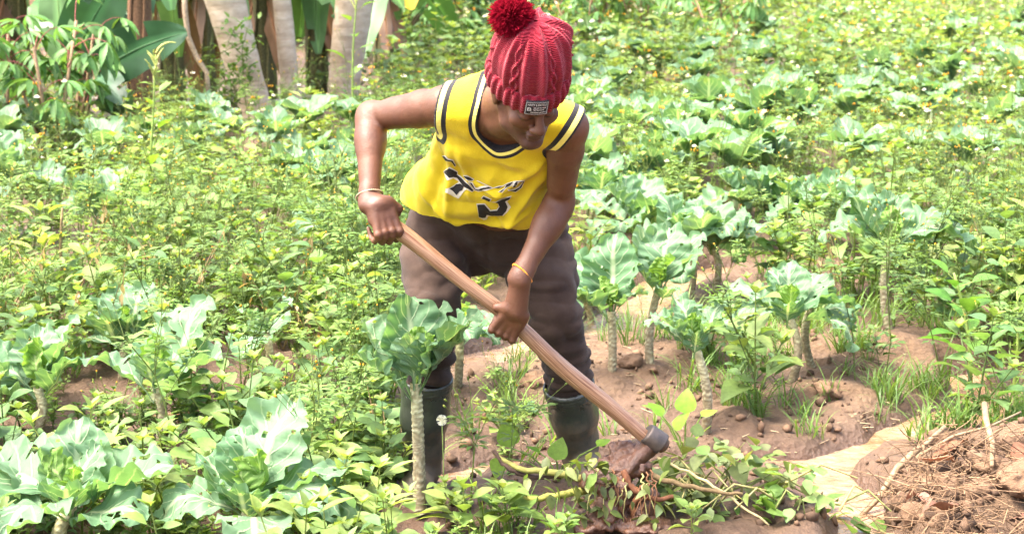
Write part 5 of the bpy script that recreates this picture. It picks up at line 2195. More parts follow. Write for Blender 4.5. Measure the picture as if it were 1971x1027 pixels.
for i, ((px, py), lb) in enumerate(spots):
    root = empty('budding_weed', tuple(on_ground(px, py)), i * 1.3)
    s_ = (.72, .95, .85, 1.0)[i % 4] if py < 950 else .9
    root.scale = (s_,) * 3
    tag(root, lb, 'weed', 'yellow-budded weeds among the kale')
    for nm, me in zip(('stems', 'leaflets', 'buds'), BID[i % 8]):
        o = link(nm, me, root)
        if nm != 'stems':
            o['kind'] = 'stuff'
# ================================================================== BACKGROUND
BARK = None


def bark_mat():
    m, nt, out = newmat('pale_bark')
    L = nt.links.new
    tc = nd(nt, 'ShaderNodeTexCoord')
    mp = nd(nt, 'ShaderNodeMapping')
    mp.inputs['Scale'].default_value = (2.5, 2.5, 9)
    L(tc.outputs['Object'], mp.inputs['Vector'])
    n1 = nd(nt, 'ShaderNodeTexNoise', Scale=2.0, Detail=8.0, Roughness=.65)
    L(mp.outputs[0], n1.inputs['Vector'])
    n2 = nd(nt, 'ShaderNodeTexNoise', Scale=3.0, Detail=5.0, Roughness=.6)
    L(tc.outputs['Object'], n2.inputs['Vector'])
    r1 = ramp(nt, [(0.3, (.34, .25, .165)), (0.55, (.52, .42, .31)), (0.75, (.64, .55, .43))])
    L(n1.outputs['Fac'], r1.inputs[0])
    r2 = ramp(nt, [(0.35, (.62, .58, .5)), (0.62, (1, 1, 1))])
    L(n2.outputs['Fac'], r2.inputs[0])
    c = mixc(nt, .8, r1.outputs[0], r2.outputs[0], 'MULTIPLY')
    b = nd(nt, 'ShaderNodeBsdfPrincipled', Roughness=.85)
    L(c, b.inputs['Base Color'])
    bp = nd(nt, 'ShaderNodeBump', Strength=.5, Distance=.03)
    L(n1.outputs['Fac'], bp.inputs['Height'])
    L(bp.outputs[0], b.inputs['Normal'])
    L(b.outputs[0], out.inputs[0])
    return m


BARK = bark_mat()
BIGLEAF = leaf_mat('banana_leaf', .28, .42, .45, .12, 8.0)
DRY = leaf_mat('dry_leaf', .12, .85, .15, .3, 30.0, (1, .9, .7))


def strap_leaf(p0, p1, width, sag, face, col, ns=18, nt=7, tears=3, seed=0, fold=.18, tipw=.85):
    """banana leaf from p0 to p1; face = direction the blade faces"""
    r = np.random.default_rng(seed)
    p0, p1 = np.asarray(p0, float), np.asarray(p1, float)
    s = np.linspace(0, 1, ns)
    L = np.linalg.norm(p1 - p0)
    C = p0 + (p1 - p0) * s[:, None] + np.array([0, 0, 1.0]) * (sag * L * np.sin(s * math.pi))[:, None]
    T = np.gradient(C, axis=0)
    T /= np.linalg.norm(T, axis=1)[:, None]
    side = np.cross(T, face)
    side /= np.linalg.norm(side, axis=1)[:, None] + 1e-9
    nrm_ = np.cross(side, T)
    w = width * .5 * np.clip(np.sin(math.pi * np.clip(s * .94 + .05, 0, 1) ** tipw), 0, 1) ** .55
    t = np.linspace(-1, 1, nt)
    V, A = [], []
    for i in range(ns):
        for j in range(nt):
            wav = .03 * width * math.sin(s[i] * 19 + t[j] * 2 + seed) * abs(t[j])
            V.append(C[i] + side[i] * w[i] * t[j] + nrm_[i] * (fold * abs(t[j]) * w[i] + wav))
            A.append(np.array(col) * (1.9 if abs(t[j]) < .05 else r.uniform(.92, 1.08)))
    i = np.arange(ns - 1)[:, None] * nt + np.arange(nt - 1)[None, :]
    F = np.stack([i, i + 1, i + nt + 1, i + nt], -1).reshape(-1, 4)
    keep = np.ones(len(F), bool)
    fs, ft = np.divmod(np.arange(len(F)), nt - 1)
    for _ in range(tears):
        a = r.integers(4, ns - 2)
        sd = r.random() < .5
        keep &= ~((fs == a) & ((ft < nt // 2 - 1) if sd else (ft >= nt // 2 + 1)) & (r.random(len(F)) < .9))
    mb = MB()
    mb.add(np.array(V), F[keep], np.array(A))
    add_tube(mb, C[::2], np.linspace(.018, .004, len(C[::2])) * (L / 1.2), 5, np.array(col) * [2.0, 1.7, 1.6], False)
    return mb


FACE_CAM = np.array([0, -1, .25])
BAN_D, BAN_M, BAN_L = (.030, .085, .030), (.055, .135, .035), (.11, .21, .05)


def banana(name_label, base, stem_top, sr, leaves, stem_col=(.20, .13, .07), seed=0, group='banana plants behind the field'):
    root = empty('banana_plant', tuple(base))
    tag(root, name_label, 'banana plant', group)
    mb = MB()
    ns = 9
    pts = [np.zeros(3) + (np.array(stem_top) - base) * t for t in np.linspace(0, 1, ns)]
    add_tube(mb, pts, [sr * (1.15 - .4 * t) for t in np.linspace(0, 1, ns)], 14, stem_col)
    for k in range(5):                                  # loose sheath edges
        a = k * 1.26
        q = [p + np.array([math.cos(a + i * .12), math.sin(a + i * .12), 0]) * sr * (1.12 - .38 * i / ns) for i, p in enumerate(pts)]
        add_tube(mb, q, sr * .16, 5, np.array(stem_col) * (.6 if k % 2 else 1.3), False)
    link('stem', mb.mesh('stem', STEM), root)
    for i, (a, b_, w, sag, col, face) in enumerate(leaves):
        m = strap_leaf(np.array(a) - base, np.array(b_) - base, w, sag, np.array(face), col, seed=seed * 31 + i)
        link('leaf', m.mesh('banana_leaf', BIGLEAF), root)
    return root


FC = (0, -1, .3)
FUP = (.1, -.5, 1)
b0 = on_ground(160, 285)
YB = b0[1]
banana('young banana plant with broad dark leaves behind the cassava bush', b0, P(158, 120, YB), .05, [
    (P(120, 118, YB), P(106, -70, YB + .1), .30, 0, (.075, .15, .045), (-.25, -1, .1)),
    (P(142, 105, YB - .1), P(232, -50, YB - .25), .44, .02, BAN_D, (.1, -1, .2)),
    (P(170, 152, YB - .2), P(360, 62, YB - .5), .36, .05, (.022, .065, .024), (-.1, -1, .15)),
    (P(172, 150, YB - .2), P(236, 200, YB - .6), .26, .10, (.05, .115, .06), (0, -.8, .9)),
    (P(150, 100, YB + .2), P(60, 10, YB + .6), .4, .1, BAN_M, FC),
    (P(150, 90, YB + .3), P(260, 60, YB + .9), .4, .1, BAN_D, FC)], seed=1)
b1 = on_ground(268, 262)
banana('tall banana plant with a brown ragged stem right of the dark broad leaves', b1, P(266, -330, b1[1]), .085, [
    (P(266, -250, b1[1]), P(330, 20, b1[1] - .4), .40, .22, BAN_M, FC),
    (P(266, -280, b1[1]), P(200, -30, b1[1] - .5), .45, .22, BAN_M, FC),
    (P(266, -250, b1[1]), P(345, 110, b1[1] + .5), .38, .25, BAN_L, FC),
    (P(266, -250, b1[1]), P(250, 40, b1[1] + .8), .38, .25, BAN_M, FC)], (.16, .085, .045), seed=2)
bx_ = [(40, 170, 14.2), (335, 165, 14.5), (395, 165, 15.5), (512, 140, 16.0), (612, 130, 16.5), (740, 120, 18.5), (-40, 190, 13.5), (450, 130, 23.0), (220, 140, 21.0), (570, 125, 23.5), (110, 140, 22.5), (310, 130, 23), (680, 115, 24)]
bl_txt = ['at the far left behind the cassava', 'just left of the leaning pale trunk', 'hidden behind the leaning pale trunk', 'between the two pale trunks', 'right of the thin pale trunk', 'with a yellowing leaf left of the hat', 'cut by the left picture edge',
          'deep behind the leaning trunk', 'deep behind the ragged brown stem', 'deep behind the thin trunk', 'deep behind the broad dark leaves', 'deep in the shade left of the leaning trunk', 'deep behind the rightmost trunk']
rb = random.Random(77)
for i, ((px, py, yy), tx) in enumerate(zip(bx_, bl_txt)):
    base = np.array([(px - PW / 2) / FPX * yy * 1.005, yy, 0.0])
    H = rb.uniform(1.3, 2.0)
    lv = []
    for k in range(8):
        az = k * .785 + rb.uniform(-.3, .3)
        top = base + [0, 0, H * rb.uniform(.75, 1.0)]
        L = rb.uniform(1.1, 1.6)
        end = top + np.array([math.cos(az) * L * .75, math.sin(az) * L * .75, rb.uniform(-1.1, .25)])
        c = rb.choice([BAN_D, BAN_M, BAN_M, BAN_L])
        if i == 5 and k == 5:
            c = (.42, .27, .02)
            end = top + np.array([.35, -.5, -.55])
        lv.append((top, end, rb.uniform(.34, .48), rb.uniform(.12, .3), c, (rb.uniform(-.4, .4), -1, .5)))
    for k in range(3):                                 # dead hanging leaves
        az = rb.uniform(0, 6.28)
        top = base + [0, 0, H * .7]
        lv.append((top, top + np.array([math.cos(az) * .3, math.sin(az) * .3 - .1, -H * .6]), .22, .05, (.22, .12, .06), (rb.uniform(-1, 1), -1, 0)))
    banana('leafy banana plant ' + tx, base, base + [0, 0, H], .10, lv, (.12, .11, .045), seed=10 + i)

# --- pale tree trunks
def trunk_tree(label, base_px, top_px, wpx_base, wpx_top, yy=None, seed=0):
    p = on_ground(*base_px)
    y = p[1] if yy is None else yy
    k = y / FPX * 1.0
    top1 = P(top_px[0], top_px[1], y)
    d = top1 - p
    root = empty('tree', tuple(p))
    tag(root, label, 'tree', 'pale trees behind the field')
    n, m = 60, 22
    V, F = [], []
    full = 4.0 / max(d[2], .2)
    rr = np.random.default_rng(seed)
    for i in range(n):
        t = i / (n - 1) * full
        c = np.array([d[0] * min(t, 1.6) + .1 * max(0, t - 1.6), 0, d[2] * t])
        r0 = .5 * k * (wpx_base + (wpx_top - wpx_base) * min(t, 1.4)) * max(.6, 1 - max(0, t - 1.4) * .05)
        r0 *= 1 + .12 * math.exp(-t * 9) + .03 * (math.sin(t * 23 + seed) > .6)
        for j in range(m):
            a = 2 * math.pi * j / m
            r1 = r0 * (1 + .05 * math.cos(2 * a + seed + t * 3) + .03 * math.cos(5 * a + t * 6))
            V.append(c + np.array([math.cos(a) * r1, math.sin(a) * r1, -.08 if i == 0 else 0]))
    F = [(i * m + j, i * m + (j + 1) % m, (i + 1) * m + (j + 1) % m, (i + 1) * m + j) for i in range(n - 1) for j in range(m)]
    link('trunk', mkmesh('trunk', np.array(V), np.array(F), BARK), root)
    mb = MB()
    tp = np.array(V[-1])
    for k2 in range(15):
        az = k2 * .7 + seed
        rad = rr.uniform(.5, 2.1)
        e = tp + np.array([math.cos(az) * rad, math.sin(az) * rad, rr.uniform(-.6, .9)])
        add_tube(mb, [tp, (tp + e) / 2 + [0, 0, .12], e], [.02, .015, .01], 5, (.14, .2, .06), False)
        for j in range(7):
            V2, F2 = leaf_geo(.45, .13, .6, .2, 5)
            mb.add(rot_az_el(V2, az + (j - 3) * .7, rr.uniform(-.4, .3)) + e, F2, jit((.06, .14, .035), rr))
    link('crown', mb.mesh('crown', LEAF), root)
    return root


trunk_tree('thick pale tree trunk leaning to the left, with a climbing weed', (503, 250), (432, 0), 62, 80, seed=1)
trunk_tree('thin straight pale tree trunk, middle one of three', (566, 232), (542, 0), 40, 34, seed=2)
trunk_tree('broad pale tree trunk nearest the hat, rightmost of three', (658, 205), (682, 0), 60, 70, seed=3)

# thin woody vine beside the leaning trunk
mb = MB()
yv_ = 12.0
add_tube(mb, [P(354, -60, yv_), P(356, 20, yv_), P(362, 70, yv_), P(378, 110, yv_), P(398, 140, yv_), P(404, 215, yv_)], [.022, .02, .02, .019, .018, .018], 7, (.30, .22, .14))
o = link('woody_vine', mb.mesh('woody_vine', STEM))
tag(o, 'bare curving woody vine left of the leaning trunk', 'vine')

# --- climbing weed on the leaning trunk
mb = MB()
r = np.random.default_rng(4)
yv_ = G(470, 250)[1] - .3
for k in range(5):
    pts = [P(450 + r.uniform(-30, 30) + 8 * math.sin(i + k), 210 - i * 26, yv_ - r.uniform(0, .15)) for i in range(7 if k < 3 else 4)]
    add_tube(mb, pts, .004, 4, (.16, .2, .06), False)
    for p in pts[1:]:
        for j in range(9):
            V, F = leaf_geo(.085, .035, .6, .2, 4)
            mb.add(rot_az_el(V, r.uniform(0, 6.28), r.uniform(-.4, .9)) + p + r.normal(size=3) * .05, F, jit((.12, .22, .04), r))
o = link('climbing_weed', mb.mesh('climbing_weed', LEAF))
tag(o, 'fine-leaved green weed climbing the leaning pale trunk', 'weed')


# --- cassava
def cassava_leaf(seed, pl=.22, ll=.20):
    r = np.random.default_rng(seed)
    mb = MB()
    pts = [np.array([pl * t, 0, .05 * math.sin(t * 2.2) * 1.5]) for t in np.linspace(0, 1, 5)]
    e = pts[-1]
    for k in range(7):
        az = (k - 3) * .62
        L = ll * (1.0 - .09 * abs(k - 3)) * r.uniform(.85, 1.1)
        V, F = leaf_geo(L, L * .24, r.uniform(.35, .9), .35, 6, tipw=.95)
        mb.add(rot_az_el(V, az, r.uniform(-1.0, -.45) + .1 * abs(k - 3)) + e, F, jit((.10, .215, .055), r))
    pm_ = MB()
    add_tube(pm_, pts, [.0036, .0032, .003, .0027, .0025], 5, (.20, .055, .05), False)
    return mb.mesh('cassava_leaf', LEAF), pm_.mesh('petiole', STEM)


CAS = [cassava_leaf(820 + i) for i in range(5)]


def cassava(label, base, H, n, sc, seed, spread=.25, stems=2):
    r = random.Random(seed)
    root = empty('cassava_plant', tuple(base))
    tag(root, label, 'cassava plant', 'cassava shrubs')
    mb = MB()
    tips = []
    for k in range(stems):
        az = r.uniform(0, 6.28)
        tip = np.array([math.cos(az) * spread, math.sin(az) * spread, H * r.uniform(.8, 1.05)])
        add_tube(mb, [np.zeros(3), tip * .4 + [.02, 0, 0], tip], [.016, .013, .010], 7, (.24, .16, .09))
        tips.append(tip)
    link('stem', mb.mesh('stem', STEM), root)
    for i in range(n):
        t = tips[i % stems]
        f = r.uniform(.45, 1.0)
        lm, pm_ = CAS[r.randrange(5)]
        q = Quaternion((0, 0, 1), i * 2.4 + r.uniform(-.4, .4)) @ Quaternion((0, 1, 0), -r.uniform(-.1, .7))
        s_ = sc * r.uniform(.8, 1.15)
        o = link('leaf', lm, root, tuple(t * f))
        o.rotation_mode = 'QUATERNION'
        o.rotation_quaternion = q
        o.scale = (s_,) * 3
        link('petiole', pm_, o)
    return root


cassava('cassava shrub with red leaf stalks and hanging fingered leaves at the left edge', on_ground(95, 330), 1.0, 30, 1.15, 1, .28, 3)
cassava('cassava shrub with drooping leaves right below the dark banana leaves', on_ground(140, 300), .85, 20, 1.05, 2, .22, 2)
cassava('cassava shrub cut off by the left picture edge', on_ground(5, 320), .95, 22, 1.1, 3, .25, 3)
cassava('cassava shrub at the top edge right of the hat', on_ground(1385, 130), 1.05, 26, 1.35, 4, .4, 3)
cassava('cassava shrub at the top edge between the hat and the far field', on_ground(1230, 120), 1.0, 24, 1.35, 5, .4, 3)
cassava('cassava shrub directly behind the hat', on_ground(1120, 120), 1.0, 24, 1.35, 6, .4, 3)
cassava('cassava shrub behind the weeds left of the hat', on_ground(880, 125), 1.0, 26, 1.35, 7, .4, 3)


# --- bushes that close the view behind the field
def bush(label, base, rx, rz, col, n, seed, ll=.16, group='bushes behind the field'):
    r = np.random.default_rng(seed)
    root = empty('bush', tuple(base))
    tag(root, label, 'bush', group)
    st, lf = MB(), MB()
    for k in range(9):
        az = r.uniform(0, 6.28)
        e = np.array([math.cos(az) * rx * .7, math.sin(az) * rx * .7, rz * r.uniform(.6, 1.0)])
        add_tube(st, [np.zeros(3), e * .5 + [0, 0, .1], e], [.022, .014, .006], 5, (.13, .10, .055))
    cl = r.normal(size=(34, 3)) * [rx * .5, rx * .5, rz * .27] + [0, 0, rz * .55]
    for i in range(n):
        c = cl[r.integers(len(cl))] + r.normal(size=3) * .14
        c[2] = max(c[2], .05)
        L = ll * r.uniform(.6, 1.3)
        V, F = leaf_geo(L, L * .42, r.uniform(.2, 1), .2, 4)
        lf.add(rot_az_el(V, r.uniform(0, 6.28), r.uniform(-.7, .6), r.uniform(-.6, .6)) + c, F, jit(col, r, .3))
    link('branches', st.mesh('branches', STEM), root)
    link('foliage', lf.mesh('foliage', LEAF), root)


bdef = [(760, 21, 'just right of the rightmost trunk'), (830, 23, 'behind the yellowing banana leaf'), (930, 22, 'left of the bobble'), (1020, 25, 'directly behind the bobble hat'), (1130, 23, 'right of the bobble'), (1230, 26, 'behind the fingered cassava leaves'),
        (1330, 25, 'left of the top cassava shrub'), (1440, 28, 'where the bushes end at the far field'), (640, 26, 'between the trunks, deep in shade'), (500, 27, 'behind the leaning trunk'), (340, 27, 'behind the ragged brown stem'), (180, 26, 'behind the dark banana leaves'), (40, 25, 'at the far left corner')]
for i, (px, yy, tx) in enumerate(bdef):
    x = (px - PW / 2) / FPX * yy * 1.005
    bush('dark green leafy bush ' + tx, np.array([x, yy, 0]), 1.1, 1.5, [(.055, .12, .03), (.075, .155, .04), (.045, .10, .03)][i % 3], 900, 860 + i)
# whitewashed wall glimpsed between the banana leaves
WHITE = simple_mat('whitewash', (.72, .70, .66), (.82, .81, .78), 3, .9, .3, 40, .01)
mb = MB()
for (x0, x1) in ((-13.0, -4.2),):
    V = np.array([(x0, 30, 0), (x1, 30, 0), (x1, 30.25, 0), (x0, 30.25, 0), (x0, 30, 2.4), (x1, 30, 2.4), (x1, 30.25, 2.4), (x0, 30.25, 2.4)])
    mb.add(V, [(0, 1, 5, 4), (1, 2, 6, 5), (2, 3, 7, 6), (3, 0, 4, 7), (4, 5, 6, 7)])
o = link('wall', mb.mesh('wall', WHITE, False))
tag(o, 'whitewashed wall glimpsed between the banana leaves', 'wall')
# ================================================================== SINGLE WEEDS AND FOREGROUND
def amaranth(label, base, top, nleaf, ll, spikes, col, seed, stem_r=.007, lw=.55, stem_col=(.22, .30, .07), cat='weed'):
    r = np.random.default_rng(seed)
    root = empty('amaranth', tuple(base))
    tag(root, label, cat)
    vec = np.asarray(top) - base
    H = np.linalg.norm(vec)
    st = MB()
    bend = np.array([r.uniform(-.05, .05), r.uniform(-.03, .03), 0]) * H
    path = lambda t: vec * t + bend * math.sin(t * math.pi)
    pts = [path(t) for t in np.linspace(0, 1, 9)]
    add_tube(st, pts, np.linspace(stem_r, stem_r * .45, 9), 7, stem_col)
    link('stem', st.mesh('stem', STEM), root)
    for i in range(nleaf):
        t = .22 + .75 * i / nleaf
        L = ll * r.uniform(.7, 1.15) * (1.1 - .5 * t)
        m = MB()
        V, F = leaf_geo(L, L * lw, r.uniform(.3, 1.0), r.uniform(.15, .4), 7, tipw=.8)
        pet = L * .5
        az, el = i * 2.4 + r.uniform(-.4, .4), r.uniform(.1, .8)
        V = rot_az_el(V + [pet, 0, 0], az, el, r.uniform(-.3, .3))
        m.add(V, F, jit(col, r, .15))
        add_tube(m, [np.zeros(3), rot_az_el(np.array([[pet, 0, 0]]), az, el)[0]], .0018, 4, (.26, .33, .09), False)
        link('leaf', m.mesh('leaf', LEAF), root, tuple(path(t)))
    for k in range(spikes):
        m = MB()
        t = 1.0 if k == 0 else r.uniform(.80, .99)
        L = H * (.14 if k == 0 else r.uniform(.06, .12))
        az = r.uniform(0, 6.28) if k else .3
        s = np.linspace(0, 1, 22)
        el = 1.25 - (1.5 if k == 0 else .5) * s
        x = np.cumsum(np.cos(el)) * L / 22
        z = np.cumsum(np.sin(el)) * L / 22
        pp = rot_az_el(np.stack([x, 0 * x, z], 1), az, 0)
        rad = (.0062 + .0016 * np.sin(np.arange(22) * 2.2)) * np.clip(1.4 - s, .3, 1)
        add_tube(m, pp, rad, 6, (.34, .36, .10))
        link('seed_spike', m.mesh('seed_spike', STEM), root, tuple(path(t)))
    return root


b_ = on_ground(278, 452)
amaranth('tall amaranth with arching seed spikes in front of the dark banana leaf', b_, P(300, 105, b_[1]), 11, .13, 11, (.15, .26, .04), 1, .009)
b_ = on_ground(684, 300)
amaranth('tall thin amaranth in front of the rightmost pale trunk', b_, P(690, -40, b_[1]), 10, .17, 4, (.14, .25, .04), 2, .010)
b_ = on_ground(136, 620)
amaranth('brown-stemmed leafy amaranth on the left in front of the bluish kale', b_, P(120, 400, b_[1]), 14, .10, 0, (.12, .21, .05), 3, .010, stem_col=(.24, .17, .08))
b_ = on_ground(1868, 735)
amaranth('large-leaved dark green weed growing by the stream at the right edge', b_, P(1836, 525, b_[1]), 15, .155, 0, (.085, .20, .03), 4, .009, .58)
b_ = on_ground(1950, 760)
amaranth('leafy stalk by the stream cut off by the right picture edge', b_, P(1958, 560, b_[1]), 12, .11, 0, (.12, .22, .05), 5, .008)
b_ = on_ground(1880, 480)
amaranth('tall weed with one broad pale top leaf right of the hanging kale leaf', b_, P(1875, 400, b_[1]), 9, .14, 0, (.15, .25, .06), 6, .007)
b_ = on_ground(460, 640)
amaranth('leafy weed stalk in the middle of the left weeds', b_, P(465, 500, b_[1]), 13, .085, 1, (.12, .23, .035), 7)
b_ = on_ground(580, 480)
amaranth('upright leafy weed left of the bent arm', b_, P(585, 345, b_[1]), 13, .11, 1, (.13, .24, .035), 8)
b_ = on_ground(1275, 370)
amaranth("leafy weed stalk above the pale kale rows right of the person's shoulder", b_, P(1280, 245, b_[1]), 12, .12, 2, (.14, .26, .04), 9)
b_ = on_ground(690, 690)
amaranth('leafy weed under the gripping hand', b_, P(700, 560, b_[1]), 12, .08, 0, (.13, .24, .035), 10)

# --- round-leaved weed behind the hoe head
def round_weed(label, base, leaves, stems_to=None, col=(.17, .31, .03), seed=0):
    r = np.random.default_rng(seed)
    root = empty('round_leaved_weed', tuple(base))
    tag(root, label, 'weed')
    st = MB()
    for (px, py, dy, L, az, el) in leaves:
        p = P(px, py, base[1] + dy) - base
        add_tube(st, [np.zeros(3), p * .55 + [0, 0, .02], p], [.0035, .0028, .002], 5, (.20, .28, .06), False)
        m = MB()
        V, F = leaf_geo(L, L * .86, r.uniform(.1, .5), r.uniform(.05, .25), 9, tipw=.62)
        m.add(rot_az_el(V, R(az), R(el), r.uniform(-.3, .3)), F, jit(col, r, .12))
        link('leaf', m.mesh('leaf', LEAF), root, tuple(p))
    link('stems', st.mesh('stems', STEM), root)
    return root


round_weed('bright round-leaved weed right behind the hoe socket', on_ground(1318, 880), [
    (1320, 795, .02, .085, 80, 70), (1300, 828, 0, .08, 20, 60), (1275, 800, -.02, .065, 150, 40), (1340, 845, -.03, .08, 320, 50), (1262, 790, .03, .05, 170, 30), (1350, 800, .02, .06, 20, 20), (1310, 850, -.05, .06, 250, 20)], seed=1)
round_weed("low round-leaved weed in front of the person's left boot", on_ground(1075, 925), [
    (1070, 885, -.02, .075, 60, 60), (1090, 892, -.05, .065, 330, 15), (980, 860, -.04, .085, 110, 65), (965, 880, -.05, .07, 250, -40), (1040, 872, .0, .05, 180, 30), (1150, 858, -.04, .05, 30, 20)], seed=2)

# --- uprooted clump under the hoe
clump = empty('uprooted_weed', tuple(on_ground(1185, 985)))
cb = np.array(clump.location)
tag(clump, 'muddy uprooted weed clump with thick stems and roots under the hoe blade', 'weed')
YC = cb[1]
f = Field(np.array([.02, YC - .28, -.06]), np.array([.62, YC + .2, .34]), .0055)
for px, py, dy, a, c, d in ((1185, 905, -.02, .055, .04, .05), (1150, 925, -.05, .05, .04, .035), (1225, 900, -.03, .05, .035, .028), (1190, 950, -.06, .045, .05, .055), (1215, 880, 0, .04, .03, .03), (1168, 980, -.08, .05, .05, .035), (1235, 965, -.06, .04, .04, .04), (1130, 1005, -.08, .08, .07, .022), (1240, 1008, -.09, .09, .07, .022), (1190, 868, .0, .026, .02, .022), (1205, 860, .0, .018, .016, .016)):
    f.ell(P(px, py, YC + dy), (a, c, d), np.eye(3), .02)
V, F = f.mesh()
N = vnormals(V, F)
V = V + N * (.012 * vnoise(V, 28, 2) + .009 * vnoise(V, 65, 3) + .004 * vnoise(V, 140, 4))[:, None]
link('root_ball', mkmesh('root_ball', V - cb, F, MUD), clump)


def clump_stem(pts, rads, col, name='stem'):
    m = MB()
    q = np.array([P(px, py, YC + dy) - cb for px, py, dy in pts])
    tt = np.linspace(0, 1, 14)
    src = np.linspace(0, 1, len(q))
    qs = np.stack([np.interp(tt, src, q[:, i]) for i in range(3)], 1)
    qs[1:-1] = (qs[:-2] + 2 * qs[1:-1] + qs[2:]) / 4
    qs[1:-1] += np.random.default_rng(len(pts)).normal(size=(12, 3)) * .002
    add_tube(m, qs, np.interp(tt, np.linspace(0, 1, len(rads)), rads), 8, col)
    link(name, m.mesh(name, STEM), clump)


clump_stem([(952, 872, 0), (1000, 905, -.04), (1060, 905, -.05), (1110, 918, -.04), (1150, 925, -.03)], [.006, .009, .011, .012], (.20, .19, .05))
clump_stem([(1000, 962, -.06), (1060, 955, -.08), (1110, 945, -.06), (1150, 935, -.04)], [.008, .011, .013], (.24, .24, .05))
clump_stem([(950, 868, 0), (975, 900, -.03), (1010, 915, -.03), (1080, 918, -.04)], [.005, .007, .006], (.06, .035, .025))
clump_stem([(1230, 905, -.02), (1300, 930, -.06), (1380, 945, -.1), (1430, 950, -.12)], [.010, .007, .004], (.16, .11, .05))
clump_stem([(1265, 880, -.02), (1330, 910, -.05), (1400, 950, -.1), (1480, 1010, -.16)], [.004, .0045, .003], (.42, .34, .16))
clump_stem([(1180, 920, -.07), (1230, 945, -.08), (1215, 980, -.1), (1230, 1010, -.1)], [.012, .010, .007], (.17, .070, .028), 'root')
clump_stem([(1200, 905, -.07), (1215, 940, -.09), (1255, 960, -.1), (1300, 955, -.1)], [.010, .009, .006], (.15, .060, .028), 'root')
for k in range(16):
    x0 = 1150 + (k * 53) % 110
    clump_stem([(x0, 900 + (k * 31) % 40, -.07), (x0 + (k % 5 - 2) * 6, 940, -.11), (x0 + (k % 7 - 3) * 7, 985 + (k * 17) % 30, -.12)], [.0028, .0022, .0012], (.16, .075, .035) if k % 3 else (.36, .33, .12), 'root')
r = np.random.default_rng(66)
MUDLEAF = [(.12, .16, .045), (.15, .21, .05), (.10, .12, .04), (.18, .22, .07), (.20, .25, .10)]
for k in range(130):                                    # limp leaves hanging from the clump
    px, py = r.normal(1170, 85), r.uniform(870, 1005)
    if 1180 < px < 1275 and (py < 920 or k % 2):
        continue
    L = r.uniform(.025, .06)
    V, F = leaf_geo(L, L * r.uniform(.4, .65), r.uniform(.2, .8), .3, 5, tipw=.7)
    m = MB()
    m.add(rot_az_el(V, r.uniform(0, 6.28), r.uniform(-1.4, -.2), r.uniform(-.8, .8)), F, jit(MUDLEAF[k % 5], r))
    link('leaf', m.mesh('leaf', LEAF), clump, tuple(P(px, py, YC - .11 - .03 * r.random()) - cb))


def vine_heap(label, cpx, spread, n, seed, cols, ll=(.04, .075), stems=10):
    r = np.random.default_rng(seed)
    base = on_ground(*cpx)
    root = empty('pulled_vines', tuple(base))
    tag(root, label, 'vines')
    st = MB()
    for k in range(stems):
        a = np.array([r.normal(0, spread[0] * .6), r.normal(0, spread[1] * .6), r.uniform(.0, .10)])
        d = np.array([r.uniform(-1, 1), r.uniform(-.6, .4), r.uniform(-.1, .25)]) * .22
        q = [a, a + d * .5 + [0, 0, .05], a + d + [0, 0, .0]]
        add_tube(st, q, [.004, .0035, .002], 5, (.27, .24, .09) if k % 2 else (.17, .19, .06), False)
    link('stems', st.mesh('stems', STEM), root)
    for k in range(n):
        x, y = r.normal(0, spread[0]), r.normal(0, spread[1])
        h = spread[2] * math.exp(-(x / spread[0]) ** 2 * .4) * r.uniform(.3, 1.2)
        L = r.uniform(*ll)
        V, F = leaf_geo(L, L * r.uniform(.55, .9), r.uniform(.1, .8), r.uniform(.05, .35), 6, tipw=.66)
        m = MB()
        m.add(rot_az_el(V, r.uniform(0, 6.28), r.uniform(-.9, .6), r.uniform(-.5, .5)), F, jit(cols[k % len(cols)], r))
        z = float(gz_at(np.array([base[0] + x]), np.array([base[1] + y]))[0])
        link('leaf', m.mesh('leaf', LEAF), root, (x, y, max(z, WATER_Z) - base[2] + h))


vine_heap('heap of limp pulled vines right of the hoe blade', (1390, 985), (.17, .07, .16), 110, 21, MUDLEAF + [(.15, .25, .05)], (.035, .08), 16)
vine_heap('leafy cut weeds lying at the stream edge right of the vine heap', (1540, 985), (.10, .05, .13), 44, 22, [(.16, .27, .06), (.13, .22, .05)], (.04, .09), 8)

# --- broad seedlings along the bottom edge
for i, (px, py, s_, lb) in enumerate(((905, 1035, 1.3, 'broad-leaved seedling at the bottom edge right of the tall kale stalk'), (985, 1040, 1.25, 'broad-leaved seedling at the bottom edge left of the muddy clump'), (860, 1010, 1.0, 'small broad-leaved seedling at the foot of the tall kale stalk'),
                                     (700, 1040, 1.1, 'broad-leaved seedling at the bottom edge left of the tall kale stalk'), (1330, 1045, .8, 'leafy seedling at the bottom edge under the vine heap'), (1085, 1052, .7, 'leafy seedling at the bottom edge below the muddy clump'), (620, 960, 1.0, 'broad-leaved seedling right of the drooping bottom kale'), (340, 1030, 1.1, 'leafy seedling between the two bottom kales'))):
    m = broadleaf(1500 + i, .12, 4, .075, .050, G1 if i % 2 else G3, 1)
    o = link('seedling', m.mesh('seedling', LEAF), None, tuple(on_ground(px, py)), (0, 0, i * 1.1), s_)
    tag(o, lb, 'seedling', 'broad-leaved seedlings along the bottom edge')

# --- debris heap at bottom right
CLOD = simple_mat('clod_soil', (.10, .058, .032), (.19, .115, .068), 18, .95, 1.0, 50, .012)


